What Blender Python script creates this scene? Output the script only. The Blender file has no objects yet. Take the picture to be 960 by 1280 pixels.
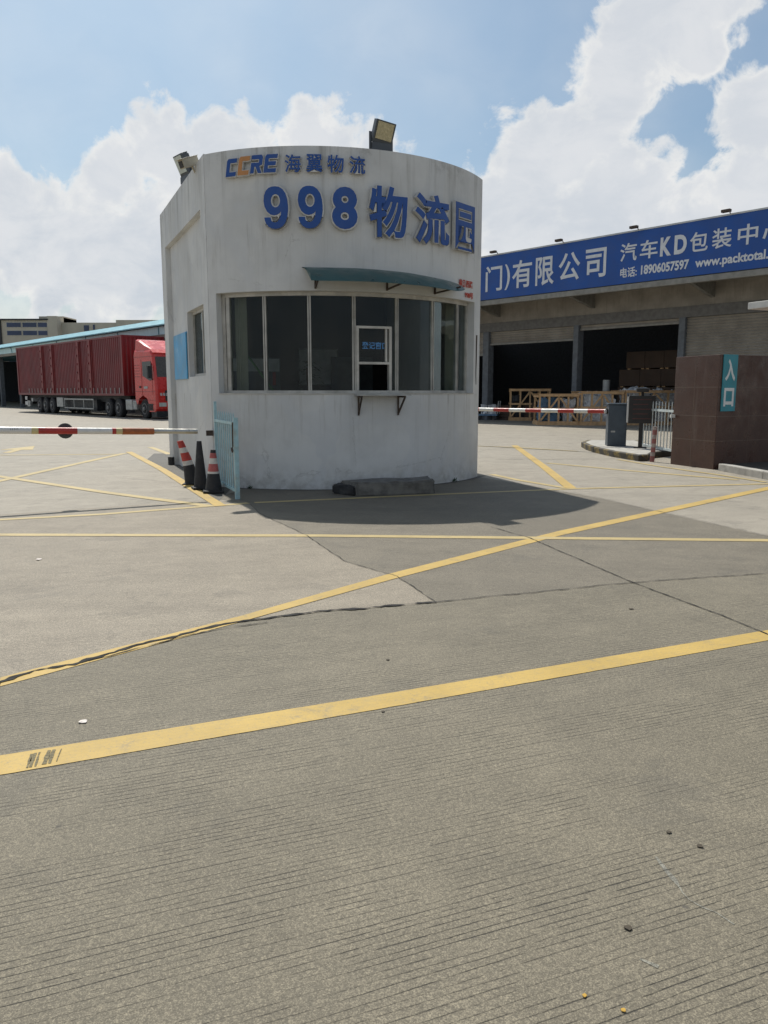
import bpy, bmesh, math, random
from mathutils import Vector, Matrix, noise
random.seed(7)
PI = math.pi
scene = bpy.context.scene
COL = scene.collection

# ------------------------------------------------------------------ materials
def new_mat(name):
    m = bpy.data.materials.new(name); m.use_nodes = True
    nt = m.node_tree
    for n in list(nt.nodes): nt.nodes.remove(n)
    out = nt.nodes.new('ShaderNodeOutputMaterial')
    return m, nt, out

class NT:
    """small node helper"""
    def __init__(s, nt): s.t = nt
    def n(s, typ, **kw):
        nd = s.t.nodes.new(typ)
        for k, v in kw.items(): setattr(nd, k, v)
        return nd
    def link(s, a, b): s.t.links.new(a, b)
    def setv(s, sock, v):
        if hasattr(v, 'is_linked') or isinstance(v, bpy.types.NodeSocket): s.link(v, sock)
        else: sock.default_value = v
    def math(s, op, a, b=0.0, c=0.0, clamp=False):
        nd = s.n('ShaderNodeMath', operation=op); nd.use_clamp = clamp
        for i, v in enumerate((a, b, c)): s.setv(nd.inputs[i], v)
        return nd.outputs[0]
    def noise(s, vec, scale, detail=3.0, rough=0.5, dist=0.0):
        nd = s.n('ShaderNodeTexNoise')
        if vec is not None: s.link(vec, nd.inputs['Vector'])
        nd.inputs['Scale'].default_value = scale; nd.inputs['Detail'].default_value = detail
        nd.inputs['Roughness'].default_value = rough; nd.inputs['Distortion'].default_value = dist
        return nd.outputs['Fac']
    def smooth(s, v, a, b, lo=0.0, hi=1.0):
        nd = s.n('ShaderNodeMapRange', interpolation_type='SMOOTHSTEP')
        s.setv(nd.inputs['Value'], v)
        nd.inputs['From Min'].default_value = a; nd.inputs['From Max'].default_value = b
        nd.inputs['To Min'].default_value = lo; nd.inputs['To Max'].default_value = hi
        return nd.outputs[0]
    def mix(s, fac, a, b, blend='MIX'):
        nd = s.n('ShaderNodeMix', data_type='RGBA', blend_type=blend)
        s.setv(nd.inputs[0], fac)
        s.setv(nd.inputs[6], a if not isinstance(a, tuple) else (*a[:3], 1)); s.setv(nd.inputs[7], b if not isinstance(b, tuple) else (*b[:3], 1))
        return nd.outputs[2]
    def mapping(s, vec, scale=(1,1,1), rot=(0,0,0), loc=(0,0,0)):
        nd = s.n('ShaderNodeMapping'); s.link(vec, nd.inputs[0])
        nd.inputs['Scale'].default_value = scale; nd.inputs['Rotation'].default_value = rot; nd.inputs['Location'].default_value = loc
        return nd.outputs[0]
    def bump(s, h, strength=.3, dist=.01):
        nd = s.n('ShaderNodeBump'); s.link(h, nd.inputs['Height'])
        nd.inputs['Strength'].default_value = strength; nd.inputs['Distance'].default_value = dist
        return nd.outputs[0]
    def bsdf(s, out, col, rough=.6, metal=0.0, normal=None, spec=.5):
        p = s.n('ShaderNodeBsdfPrincipled')
        s.setv(p.inputs['Base Color'], col if not isinstance(col, tuple) else (*col[:3], 1))
        s.setv(p.inputs['Roughness'], rough); p.inputs['Metallic'].default_value = metal
        p.inputs['Specular IOR Level'].default_value = spec
        if normal is not None: s.link(normal, p.inputs['Normal'])
        s.link(p.outputs[0], out.inputs['Surface'])
        return p

def simple(name, c, rough=.5, metal=0.0, var=.25, scale=6.0, bump=.0, dirt=None, streak=False, spec=.5, dirt_amt=.5):
    """painted / plain surface with uneven tone and optional dirt of its own shape"""
    m, nt, out = new_mat(name); k = NT(nt)
    v = k.n('ShaderNodeTexCoord').outputs['Object']
    f = k.noise(v, scale, 5, .6)
    c2 = tuple(x*(1-var) for x in c)
    col = k.mix(k.smooth(f, .3, .7), c2, c)
    if dirt:
        vv = k.mapping(v, (9, 9, .7)) if streak else v
        d = k.smooth(k.noise(vv, 1.2 if streak else scale*.6, 6, .65), .5, .75)
        col = k.mix(k.math('MULTIPLY', d, dirt_amt), col, dirt)
    nrm = None
    if bump: nrm = k.bump(k.noise(v, scale*12, 4, .6), bump, .004)
    r = k.smooth(k.noise(v, scale*2, 3), .3, .7, max(rough-.08, .03), min(rough+.08, 1))
    k.bsdf(out, col, r, metal, nrm, spec)
    return m

def render_wall(name, base=(.70,.70,.68)):
    """old painted render: blotches, rain streaks, patched areas, hairline unevenness"""
    m, nt, out = new_mat(name); k = NT(nt)
    v = k.n('ShaderNodeTexCoord').outputs['Object']
    sep = k.n('ShaderNodeSeparateXYZ'); k.link(v, sep.inputs[0]); z = sep.outputs[2]
    col = k.mix(k.smooth(k.noise(v, 1.1, 5, .6), .35, .65), tuple(x*.86 for x in base), base)
    patch = k.smooth(k.noise(v, .55, 2, .5, 1.5), .52, .55)
    col = k.mix(k.math('MULTIPLY', patch, .35), col, (base[0]*.84, base[1]*.86, base[2]*.9))
    # rain streaks starting at the coping and under the sill
    st = k.smooth(k.noise(k.mapping(v, (7, 7, .35)), 1.0, 6, .7), .48, .72)
    top = k.smooth(z, 3.9, 4.85)
    col = k.mix(k.math('MULTIPLY', k.math('MULTIPLY', st, k.math('ADD', k.math('MULTIPLY', top, .75), .16)), .72), col, (.25, .24, .21))
    mould = k.smooth(k.noise(v, 3.0, 8, .75), .5, .7)
    col = k.mix(k.math('MULTIPLY', mould, k.math('MULTIPLY', k.smooth(z, 4.45, 4.85), .45)), col, (.20, .19, .17))
    low = k.smooth(z, .45, .0)
    splash = k.smooth(k.noise(v, 5, 7, .7), .38, .66)
    col = k.mix(k.math('MULTIPLY', k.math('MULTIPLY', low, splash), .55), col, (.28, .26, .22))
    und = k.math('MAXIMUM', k.math('MULTIPLY', k.smooth(z, .55, 1.38), k.smooth(z, 1.42, 1.40)), k.math('MULTIPLY', k.smooth(z, 2.95, 3.75), k.smooth(z, 3.95, 3.7)))
    st2 = k.smooth(k.noise(k.mapping(v, (11, 11, .5), loc=(4,2,0)), 1.0, 5, .7), .52, .70)
    col = k.mix(k.math('MULTIPLY', k.math('MULTIPLY', st2, und), .5), col, (.27, .25, .21))
    ck = k.n('ShaderNodeTexVoronoi', feature='DISTANCE_TO_EDGE'); k.link(k.mapping(v, (1, 1, .7)), ck.inputs['Vector']); ck.inputs['Scale'].default_value = .8
    wv = k.math('ADD', ck.outputs['Distance'], k.math('MULTIPLY', k.math('SUBTRACT', k.noise(v, 7, 5, .7), .5), .10))
    crk = k.math('MULTIPLY', k.smooth(k.math('ABSOLUTE', wv), .006, .001), k.smooth(k.noise(v, .9, 2), .5, .6))
    col = k.mix(k.math('MULTIPLY', crk, .25), col, (.2, .19, .17))
    scuff = k.smooth(k.noise(k.mapping(v, (1, 1, 2.2)), 6.5, 6, .8), .66, .74)
    col = k.mix(k.math('MULTIPLY', scuff, .4), col, (.33, .33, .31))
    h = k.math('ADD', k.noise(v, 45, 5, .7), k.math('MULTIPLY', k.noise(v, 4, 3), 2.0))
    k.bsdf(out, col, .8, 0, k.bump(h, .25, .006), .3)
    return m

GA = math.radians(21.5)      # direction the concrete was brushed in
def concrete(name, c1, c2, groove=.5, ang=GA, spacing=.0255, seed=0.0, grain=1.0):
    m, nt, out = new_mat(name); k = NT(nt)
    v0 = k.n('ShaderNodeTexCoord').outputs['Object']
    v = k.mapping(v0, loc=(seed, seed*.7, 0))
    big = k.noise(v, .45, 6, .68)
    col = k.mix(k.smooth(big, .34, .66), c2, c1)
    mid = k.noise(v, 2.6, 6, .74, .4)
    col = k.mix(k.smooth(mid, .40, .64, 0, .50), col, tuple(x*.60 for x in c1))
    col = k.mix(k.smooth(mid, .44, .26, 0, .40), col, tuple(min(1, x*1.32) for x in c1))
    oil = k.smooth(k.noise(v, 1.25, 7, .74, .6), .55, .66)
    col = k.mix(k.math('MULTIPLY', oil, .40), col, (.07, .066, .058))
    # tyre tracks: long soft dark streaks running out of the gate
    for a_, sc in ((math.radians(62), 1.0), (math.radians(118), .8)):
        tr = k.mapping(v, (.16*sc, 2.6*sc, 1), rot=(0, 0, -a_))
        col = k.mix(k.smooth(k.noise(k.mapping(v0, rot=(0,0,-a_)), 1.0, 1) if False else k.noise(tr, 1.0, 5, .6), .55, .72, 0, .32), col, tuple(x*.45 for x in c1))
    drip = k.n('ShaderNodeTexVoronoi'); k.link(v, drip.inputs['Vector']); drip.inputs['Scale'].default_value = .9
    dr = k.smooth(k.math('ADD', drip.outputs['Distance'], k.math('MULTIPLY', k.noise(v, 14, 3, .7), .18)), .20, .13)
    col = k.mix(k.math('MULTIPLY', dr, .38), col, (.06, .055, .045))
    # cement grain and sand, two sizes
    g = k.noise(v, 230, 2, .8); g2 = k.noise(v, 75, 4, .85)
    col = k.mix(k.smooth(g2, .44, .66, 0, .78*grain), col, tuple(x*.42 for x in c1))
    col = k.mix(k.smooth(g2, .46, .30, 0, .60*grain), col, tuple(min(1, x*1.5) for x in c1))
    col = k.mix(k.smooth(g, .44, .62, 0, .75), col, tuple(x*.38 for x in c1))
    col = k.mix(k.smooth(g, .46, .34, 0, .42), col, tuple(min(1, x*1.7) for x in c1))
    spots = k.n('ShaderNodeTexVoronoi'); k.link(v, spots.inputs['Vector']); spots.inputs['Scale'].default_value = 3.1
    sp = k.smooth(k.math('ADD', spots.outputs['Distance'], k.math('MULTIPLY', g2, .05)), .062, .045)
    col = k.mix(k.math('MULTIPLY', sp, .6), col, (.05, .045, .04))
    # broom grooves: thin, broken, deeper in some bands
    r = k.mapping(v0, rot=(0, 0, -ang))
    sep = k.n('ShaderNodeSeparateXYZ'); k.link(r, sep.inputs[0])
    wob = k.noise(k.mapping(r, (.5, 7, 1)), 1.0, 3, .6)
    y = k.math('ADD', k.math('MULTIPLY', sep.outputs[1], 1/spacing), k.math('MULTIPLY', wob, 1.8))
    y = k.math('ADD', y, k.math('MULTIPLY', g2, .16))
    fr = k.math('PINGPONG', y, .5)
    line = k.smooth(fr, .115, .015)
    mask = k.smooth(k.noise(k.mapping(r, (.5, 2.2, 1)), 1.5, 5, .7), .36, .62, .10, 1)
    brk = k.smooth(k.noise(k.mapping(r, (5, 34, 1)), 1.0, 4, .75), .40, .56)
    gl = k.math('MULTIPLY', k.math('MULTIPLY', line, mask), brk)
    col = k.mix(k.math('MULTIPLY', gl, groove), col, (.030, .028, .024))
    h = k.math('SUBTRACT', k.math('MULTIPLY', g2, .9), k.math('MULTIPLY', gl, 1.2))
    k.bsdf(out, col, .72, 0, k.bump(h, .75, .004), .5)
    return m

def paint(name, c=(.53, .36, .095)):
    m, nt, out = new_mat(name); k = NT(nt)
    v = k.n('ShaderNodeTexCoord').outputs['Object']
    col = k.mix(k.smooth(k.noise(v, 1.5, 6, .7), .35, .65), tuple(x*.84 for x in c), c)
    col = k.mix(k.smooth(k.noise(v, 9, 7, .75), .47, .75, 0, .5), col, (.36, .27, .12))
    worn = k.smooth(k.noise(v, 4.0, 9, .85, .3), .54, .64)
    col = k.mix(k.math('MULTIPLY', worn, .5), col, (.20, .175, .13))
    chips = k.smooth(k.noise(v, 95, 5, .85), .53, .64)
    col = k.mix(k.math('MULTIPLY', chips, .55), col, (.22, .19, .14))
    r = k.mapping(v, rot=(0, 0, -GA)); sep = k.n('ShaderNodeSeparateXYZ'); k.link(r, sep.inputs[0])
    line = k.smooth(k.math('PINGPONG', k.math('MULTIPLY', sep.outputs[1], 1/.031), .5), .10, .02)
    col = k.mix(k.math('MULTIPLY', line, .10), col, (.12, .09, .03))
    k.bsdf(out, col, .6, 0, k.bump(k.noise(v, 200, 3, .7), .35, .003), .4)
    return m

def glass(name, tint=(.68, .71, .70), refl=.10):
    m, nt, out = new_mat(name); k = NT(nt)
    t = k.n('ShaderNodeBsdfTransparent'); t.inputs[0].default_value = (*tint, 1)
    g = k.n('ShaderNodeBsdfGlossy'); g.inputs['Roughness'].default_value = .03; g.inputs[0].default_value = (.9, .95, 1, 1)
    lw = k.n('ShaderNodeFresnel'); lw.inputs[0].default_value = 1.42
    v = k.n('ShaderNodeTexCoord').outputs['Object']
    k.link(k.bump(k.noise(v, 1.6, 2), .06, .05), g.inputs['Normal'])
    f = k.math('ADD', k.math('MULTIPLY', lw.outputs[0], .42), refl*.02, clamp=True)
    dusty = k.n('ShaderNodeBsdfDiffuse'); dusty.inputs[0].default_value = (.45, .45, .42, 1)
    mx = k.n('ShaderNodeMixShader'); k.link(f, mx.inputs[0]); k.link(t.outputs[0], mx.inputs[1]); k.link(g.outputs[0], mx.inputs[2])
    m2 = k.n('ShaderNodeMixShader'); k.link(k.smooth(k.noise(v, 3, 6, .7), .3, .8, .0, .012), m2.inputs[0])
    k.link(mx.outputs[0], m2.inputs[1]); k.link(dusty.outputs[0], m2.inputs[2]); k.link(m2.outputs[0], out.inputs['Surface'])
    return m

def granite(name):
    m, nt, out = new_mat(name); k = NT(nt)
    v = k.n('ShaderNodeTexCoord').outputs['Object']
    col = k.mix(k.smooth(k.noise(v, 60, 4, .8), .4, .62), (.045, .020, .014), (.105, .052, .036))
    col = k.mix(k.smooth(k.noise(v, 2.2, 4, .6), .35, .7, 0, .6), col, (.085, .036, .024))
    col = k.mix(k.smooth(k.noise(k.mapping(v, (5, 5, .6)), 1.0, 6, .7), .55, .75, 0, .45), col, (.16, .12, .10))
    k.bsdf(out, col, k.smooth(k.noise(v, 3, 5, .7), .3, .7, .22, .55), 0, None, .5)
    return m

def hazard(name):
    """yellow and black stripes, scuffed, painted on a kerb"""
    m, nt, out = new_mat(name); k = NT(nt)
    v = k.n('ShaderNodeTexCoord').outputs['Object']
    sep = k.n('ShaderNodeSeparateXYZ'); k.link(v, sep.inputs[0])
    s = k.math('ADD', k.math('SUBTRACT', sep.outputs[0], sep.outputs[1]), sep.outputs[2])
    f = k.math('PINGPONG', k.math('MULTIPLY', s, 1/.34), 1.0)
    st = k.smooth(f, .46, .54)
    col = k.mix(st, (.030, .028, .024), (.27, .19, .045))
    col = k.mix(k.smooth(k.noise(v, 9, 7, .8), .36, .56, 0, .92), col, (.055, .047, .035))
    k.bsdf(out, col, .75)
    return m

def corrugated_paint(name, c, faded):
    m, nt, out = new_mat(name); k = NT(nt)
    v = k.n('ShaderNodeTexCoord').outputs['Object']
    col = k.mix(k.smooth(k.noise(v, .8, 5, .6), .35, .65), tuple(x*.75 for x in c), c)
    col = k.mix(k.smooth(k.noise(k.mapping(v, (2.2, 2.2, .5)), 1, 7, .7), .5, .72, 0, .55), col, faded)
    col = k.mix(k.smooth(k.noise(k.mapping(v, (6, 6, 1.5)), 1.5, 8, .75), .60, .72, 0, .7), col, (.06, .022, .018))
    k.bsdf(out, col, .48)
    return m

M = {}
M['wall'] = render_wall('painted_render', (.65,.65,.63))
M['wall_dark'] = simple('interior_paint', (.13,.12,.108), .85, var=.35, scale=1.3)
M['concrete_far'] = concrete('pale_concrete', (.40,.355,.285), (.34,.305,.245), .35, seed=3)
M['concrete_light'] = concrete('light_concrete', (.345,.296,.226), (.290,.249,.188), .40, seed=11)
M['concrete_near'] = concrete('grey_concrete', (.238,.206,.146), (.172,.149,.105), .80)
M['concrete_mid'] = concrete('weathered_concrete', (.220,.190,.140), (.160,.139,.103), .50, ang=math.radians(-14), seed=5)
M['dirt'] = concrete('oily_and_shaded_concrete', (.13,.12,.10), (.09,.08,.065), .2, seed=9)
M['yellow'] = paint('yellow_road_paint')
M['yellow_old'] = paint('faded_road_paint', (.50,.385,.17))
M['crack'] = simple('crack_filler', (.014,.013,.012), .9, var=.4)
M['kerb'] = simple('kerb_concrete', (.45,.43,.39), .85, var=.3, dirt=(.16,.15,.12), bump=.3)
M['hazard'] = hazard('hazard_stripes')
M['frame'] = simple('window_aluminium', (.56,.54,.49), .5, .25, var=.3, scale=5, dirt=(.2,.18,.14))
M['frame_dark'] = simple('dark_gasket', (.05,.05,.05), .6)
M['glass'] = glass('window_glass')
M['glass_dark'] = simple('cab_glass', (.012,.016,.018), .06, var=.2)
M['awning'] = simple('green_awning_sheet', (.015,.085,.085), .35, var=.3, scale=3, dirt=(.05,.09,.08))
M['steel_dark'] = simple('rusty_steel', (.09,.065,.05), .6, .3, var=.5, scale=20, dirt=(.16,.08,.04))
M['blue_face'] = simple('blue_acrylic', (.006,.066,.29), .4, var=.15, scale=4, dirt=(.03,.06,.18), dirt_amt=.35)
M['orange_face'] = simple('orange_acrylic', (.55,.24,.07), .4, var=.2)
M['letter_white'] = simple('letter_return', (.62,.61,.58), .5, var=.2, scale=9, dirt=(.3,.26,.2))
M['red_paint_text'] = simple('red_vinyl', (.50,.06,.03), .6, var=.2)
M['lamp_grey'] = simple('lamp_casting', (.09,.10,.11), .5, .4)
M['lamp_glass'] = simple('lamp_lens', (.52,.45,.27), .25, var=.25, scale=22)
M['lamp_white'] = simple('lamp_lens_pale', (.55,.60,.55), .3, var=.2)
M['beige_plastic'] = simple('aged_beige_housing', (.50,.45,.34), .55, var=.25, dirt=(.2,.17,.1))
M['board_blue'] = simple('faded_blue_notice', (.10,.42,.72), .5, var=.3, scale=2, dirt=(.50,.66,.74), dirt_amt=.85)
M['fence_pale'] = simple('greyish_white_fence_paint', (.58,.64,.64), .5, var=.2, dirt=(.3,.27,.2), dirt_amt=.5)
M['fence_blue'] = simple('pale_blue_fence_paint', (.36,.56,.60), .45, var=.2, scale=10, dirt=(.3,.25,.18), dirt_amt=.5)
M['rubber'] = simple('black_rubber', (.022,.022,.024), .65, var=.3, scale=12, dirt=(.08,.075,.065))
M['cone_red'] = simple('cone_red', (.50,.045,.03), .5, var=.3, scale=14, dirt=(.2,.1,.08))
M['boll_red'] = simple('bollard_faded_red', (.36,.13,.12), .6, var=.4, scale=14, dirt=(.2,.13,.12))
M['boll_white'] = simple('bollard_dirty_white', (.45,.38,.35), .6, var=.4, scale=14, dirt=(.25,.2,.18))
M['cone_pink'] = simple('cone_faded_red', (.50,.12,.11), .55, var=.3, scale=14, dirt=(.25,.12,.1))
M['cone_white'] = simple('cone_white_band', (.66,.63,.57), .5, var=.2, scale=14, dirt=(.3,.28,.24))
M['arm_white'] = simple('arm_white', (.72,.71,.68), .35, var=.12, dirt=(.4,.38,.33))
M['arm_red'] = simple('arm_red_tape', (.42,.03,.025), .4, var=.25)
M['arm_orange'] = simple('brown_orange_tape', (.42,.12,.035), .5, var=.45, scale=16)
M['arm_metal'] = simple('bare_aluminium', (.55,.54,.50), .35, .7)
M['tape_pale'] = simple('pale_tape', (.60,.50,.25), .5)
M['grey_disc'] = simple('grey_plastic', (.07,.075,.08), .6, var=.4, scale=25)
M['gate_box'] = simple('slate_blue_cabinet', (.070,.095,.122), .45, var=.25, dirt=(.05,.06,.07))
M['board_black'] = simple('led_panel', (.018,.017,.017), .45, var=.3)
M['led_text'] = simple('led_dots', (.10,.035,.03), .6)
M['granite'] = granite('brown_granite')
M['groutline'] = simple('stone_joint', (.20,.15,.12), .8)
M['teal_sign'] = simple('teal_sign_panel', (.035,.27,.33), .4, var=.2, dirt=(.08,.25,.28))
M['white_sign'] = simple('white_vinyl', (.74,.74,.72), .5, var=.1)
M['sign_blue'] = simple('blue_sign_canvas', (.006,.075,.33), .5, var=.2, scale=1.2, dirt=(.03,.06,.2), dirt_amt=.4)
M['sign_white'] = simple('sign_lettering_white', (.66,.68,.70), .5, var=.12)
M['beige_wall'] = simple('beige_cladding', (.31,.28,.235), .8, var=.3, scale=1.5, dirt=(.14,.12,.1), streak=True)
M['concrete_col'] = simple('column_paint', (.15,.165,.18), .8, var=.3, dirt=(.08,.08,.08))
M['lintel'] = simple('grey_lintel', (.17,.165,.155), .8, var=.3, dirt=(.09,.08,.07))
M['shutter'] = simple('roller_shutter', (.33,.30,.255), .6, .2, var=.25, scale=1.2, dirt=(.16,.14,.12))
M['gutter'] = simple('gutter_steel', (.28,.27,.24), .6, .2, var=.3, dirt=(.12,.1,.08))
M['roof_sheet'] = simple('pale_roof_sheet', (.55,.56,.55), .5, .2, var=.2)
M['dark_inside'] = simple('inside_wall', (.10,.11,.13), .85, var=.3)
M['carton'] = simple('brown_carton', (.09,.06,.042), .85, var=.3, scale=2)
M['timber'] = simple('crate_timber', (.68,.43,.22), .8, var=.3, scale=8, dirt=(.3,.19,.1))
M['film'] = simple('white_wrap_film', (.78,.81,.83), .28, var=.4, scale=7)
M['machine_blue'] = simple('machine_blue', (.10,.20,.32), .45, var=.3)
M['roof_blue'] = simple('light_blue_roof_edge', (.20,.43,.50), .5, var=.15, scale=1.5, dirt=(.3,.45,.5))
M['fascia_blue'] = simple('pale_blue_fascia', (.56,.77,.80), .6, var=.15, scale=.8, dirt=(.3,.4,.42), streak=True)
M['tile_wall'] = simple('tiled_beige_facade', (.50,.45,.36), .7, var=.15, scale=.5, dirt=(.33,.3,.25), streak=True, dirt_amt=.3)
M['win_blue'] = simple('blue_reflective_glass', (.025,.045,.11), .12, var=.3, scale=.6)
M['container'] = corrugated_paint('maroon_container', (.19,.020,.024), (.155,.05,.06))
M['cont_post'] = simple('maroon_post', (.25,.035,.035), .5, var=.4, scale=3, dirt=(.1,.03,.025))
M['cab_red'] = simple('cab_red_paint', (.62,.030,.024), .25, var=.15, scale=2, spec=.6)
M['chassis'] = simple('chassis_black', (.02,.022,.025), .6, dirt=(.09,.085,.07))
M['tyre'] = simple('tyre_rubber', (.018,.018,.02), .8, dirt=(.1,.09,.075))
M['rim'] = simple('steel_rim', (.22,.22,.22), .5, .3, var=.4, dirt=(.12,.09,.06))
M['alu'] = simple('scuffed_alloy', (.42,.43,.42), .45, .3, var=.3, dirt=(.15,.14,.12))
M['chrome'] = simple('badge_metal', (.65,.66,.66), .3, .5)
M['cream'] = simple('curtain_cloth', (.80,.78,.64), .85, var=.15)
M['green_stick'] = simple('green_stick', (.05,.20,.05), .5)
M['screen_pale'] = simple('pale_cabinet', (.75,.76,.76), .5)
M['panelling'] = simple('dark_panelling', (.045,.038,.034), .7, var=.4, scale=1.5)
M['desk'] = simple('desk_wood', (.16,.08,.045), .5, var=.3)
M['plant'] = simple('plant_leaf', (.03,.08,.025), .6, var=.4, scale=20)
M['leaf'] = simple('dry_leaf', (.07,.055,.035), .8)
M['leaf_yellow'] = simple('yellow_leaf', (.55,.33,.05), .8)
M['paper'] = simple('paper_scrap', (.82,.74,.68), .8)
M['step_stone'] = simple('mossy_block', (.19,.18,.16), .9, var=.5, scale=9, bump=.6, dirt=(.19,.18,.155))
M['fabric_teal'] = simple('chair_frame_paint', (.45,.50,.52), .5)
M['canopy_white'] = simple('canopy_soffit', (.74,.72,.66), .6, var=.12)
M['hull'] = simple('white_panel', (.6,.6,.58), .5, var=.2)

# ------------------------------------------------------------------ mesh helpers
class MB:
    def __init__(s): s.v = []; s.f = []; s.mi = []
    def add(s, vs, fs, T=None, mi=0):
        o = len(s.v)
        for p in vs:
            p = Vector(p); s.v.append(tuple(T @ p) if T is not None else tuple(p))
        for f in fs: s.f.append([o+i for i in f]); s.mi.append(mi)
        return s
    def box(s, x0, x1, y0, y1, z0, z1, T=None):
        vs = [(x0,y0,z0),(x1,y0,z0),(x1,y1,z0),(x0,y1,z0),(x0,y0,z1),(x1,y0,z1),(x1,y1,z1),(x0,y1,z1)]
        return s.add(vs, [(0,3,2,1),(4,5,6,7),(0,1,5,4),(1,2,6,5),(2,3,7,6),(3,0,4,7)], T)
    def bar(s, a, b, w, h=None, up=(0,0,1)):
        h = w if h is None else h
        a = Vector(a); b = Vector(b); d = (b-a).normalized(); up = Vector(up)
        if abs(d.dot(up)) > .98: up = Vector((1,0,0))
        x = d.cross(up).normalized(); y = x.cross(d)
        vs = []
        for p in (a, b):
            for sx, sy in ((-1,-1),(1,-1),(1,1),(-1,1)): vs.append(p + x*sx*w/2 + y*sy*h/2)
        return s.add(vs, [(0,1,2,3),(7,6,5,4),(0,4,5,1),(1,5,6,2),(2,6,7,3),(3,7,4,0)])
    def tube(s, pts, r, n=10, caps=True):
        pts = [Vector(p) for p in pts]; rs = r if isinstance(r, (list, tuple)) else [r]*len(pts)
        rings = []
        o = len(s.v)
        for i, p in enumerate(pts):
            d = (pts[min(i+1, len(pts)-1)] - pts[max(i-1, 0)]).normalized()
            up = Vector((0,0,1)) if abs(d.z) < .95 else Vector((1,0,0))
            x = d.cross(up).normalized(); y = x.cross(d)
            for k in range(n):
                a = 2*PI*k/n; s.v.append(tuple(p + (x*math.cos(a) + y*math.sin(a))*rs[i]))
        for i in range(len(pts)-1):
            for k in range(n):
                s.f.append([o+i*n+k, o+i*n+(k+1)%n, o+(i+1)*n+(k+1)%n, o+(i+1)*n+k]); s.mi.append(0)
        if caps:
            s.f.append([o+k for k in range(n)][::-1]); s.mi.append(0)
            s.f.append([o+(len(pts)-1)*n+k for k in range(n)]); s.mi.append(0)
        return s
    def lathe(s, prof, n=24, T=None):
        vs = []; fs = []
        for r, z in prof:
            for k in range(n):
                a = 2*PI*k/n; vs.append((r*math.cos(a), r*math.sin(a), z))
        for i in range(len(prof)-1):
            for k in range(n): fs.append((i*n+k, i*n+(k+1)%n, (i+1)*n+(k+1)%n, (i+1)*n+k))
        fs.append(tuple(range(n))[::-1]); fs.append(tuple((len(prof)-1)*n+k for k in range(n)))
        return s.add(vs, fs, T)
    def prism(s, poly, d, T=None):
        """polygon in the xz plane (x, z), extruded from y=0 to y=d"""
        n = len(poly)
        vs = [(x, 0, z) for x, z in poly] + [(x, d, z) for x, z in poly]
        fs = [tuple(range(n)), tuple(range(2*n-1, n-1, -1))] + [(i, n+i, n+(i+1) % n, (i+1) % n) for i in range(n)]
        return s.add(vs, fs, T)
    def flat(s, pts, z):
        return s.add([(x, y, z) for x, y in pts], [tuple(range(len(pts)))])
    def build(s, name, mat, parent=None, smooth=False, bevel=0, loc=None, rot=None):
        me = bpy.data.meshes.new(name)
        me.from_pydata(s.v, [], s.f); me.update()
        bm = bmesh.new(); bm.from_mesh(me)
        bmesh.ops.recalc_face_normals(bm, faces=bm.faces)
        if bevel:
            es = [e for e in bm.edges if len(e.link_faces) == 2 and e.calc_face_angle(0) > .6]
            bmesh.ops.bevel(bm, geom=es, offset=bevel, segments=2, affect='EDGES', profile=.6, clamp_overlap=True)
        bm.to_mesh(me); bm.free()
        if smooth:
            for p in me.polygons: p.use_smooth = True
            try: me.set_sharp_from_angle(angle=math.radians(40))
            except Exception: pass
        me.materials.append(M[mat] if isinstance(mat, str) else mat)
        o = bpy.data.objects.new(name, me); COL.objects.link(o)
        if parent is not None: o.parent = parent
        if loc is not None: o.location = loc
        if rot is not None: o.rotation_euler = rot
        return o

def tag(o, label=None, cat=None, group=None, kind=None):
    if label: o['label'] = label
    if cat: o['category'] = cat
    if group: o['group'] = group
    if kind: o['kind'] = kind
    return o
def thing(name, label, cat, loc=(0,0,0), rz=0, group=None, rot=None):
    o = bpy.data.objects.new(name, None); COL.objects.link(o); o.empty_display_size = .2
    o.location = loc; o.rotation_euler = rot if rot else (0, 0, rz)
    return tag(o, label, cat, group)
def copy_tree(o, parent=None):
    c = o.copy(); COL.objects.link(c); c.parent = parent
    for ch in [x for x in COL.objects if x.parent == o]: copy_tree(ch, c)
    return c
def recentre(o):
    """put a single mesh object's origin at its base centre"""
    me = o.data; xs = [v.co.x for v in me.vertices]; ys = [v.co.y for v in me.vertices]; zs = [v.co.z for v in me.vertices]
    c = Vector(((min(xs)+max(xs))/2, (min(ys)+max(ys))/2, min(zs)))
    for v in me.vertices: v.co -= c
    o.location = o.matrix_basis @ c
    return o

# text as mesh, fitted to a w x h box centred at 0; x right, z up, y from 0 (front) to depth
def text_geo(body, w, h, depth, offset=.0, shear=0.0):
    cu = bpy.data.curves.new('txt', 'FONT'); cu.body = body; cu.size = 1; cu.offset = offset; cu.extrude = .5
    cu.resolution_u = 4; cu.shear = shear
    ob = bpy.data.objects.new('txt', cu); COL.objects.link(ob)
    bpy.context.view_layer.update()
    me = ob.to_mesh()
    vs = [v.co.copy() for v in me.vertices]; fs = [tuple(p.vertices) for p in me.polygons]
    ob.to_mesh_clear(); bpy.data.objects.remove(ob); bpy.data.curves.remove(cu)
    x0 = min(v.x for v in vs); x1 = max(v.x for v in vs); y0 = min(v.y for v in vs); y1 = max(v.y for v in vs)
    sx = w/(x1-x0); sy = h/(y1-y0)
    vs = [((v.x-(x0+x1)/2)*sx, (0.5-v.z)*depth, (v.y-(y0+y1)/2)*sy) for v in vs]
    return vs, fs
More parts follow.
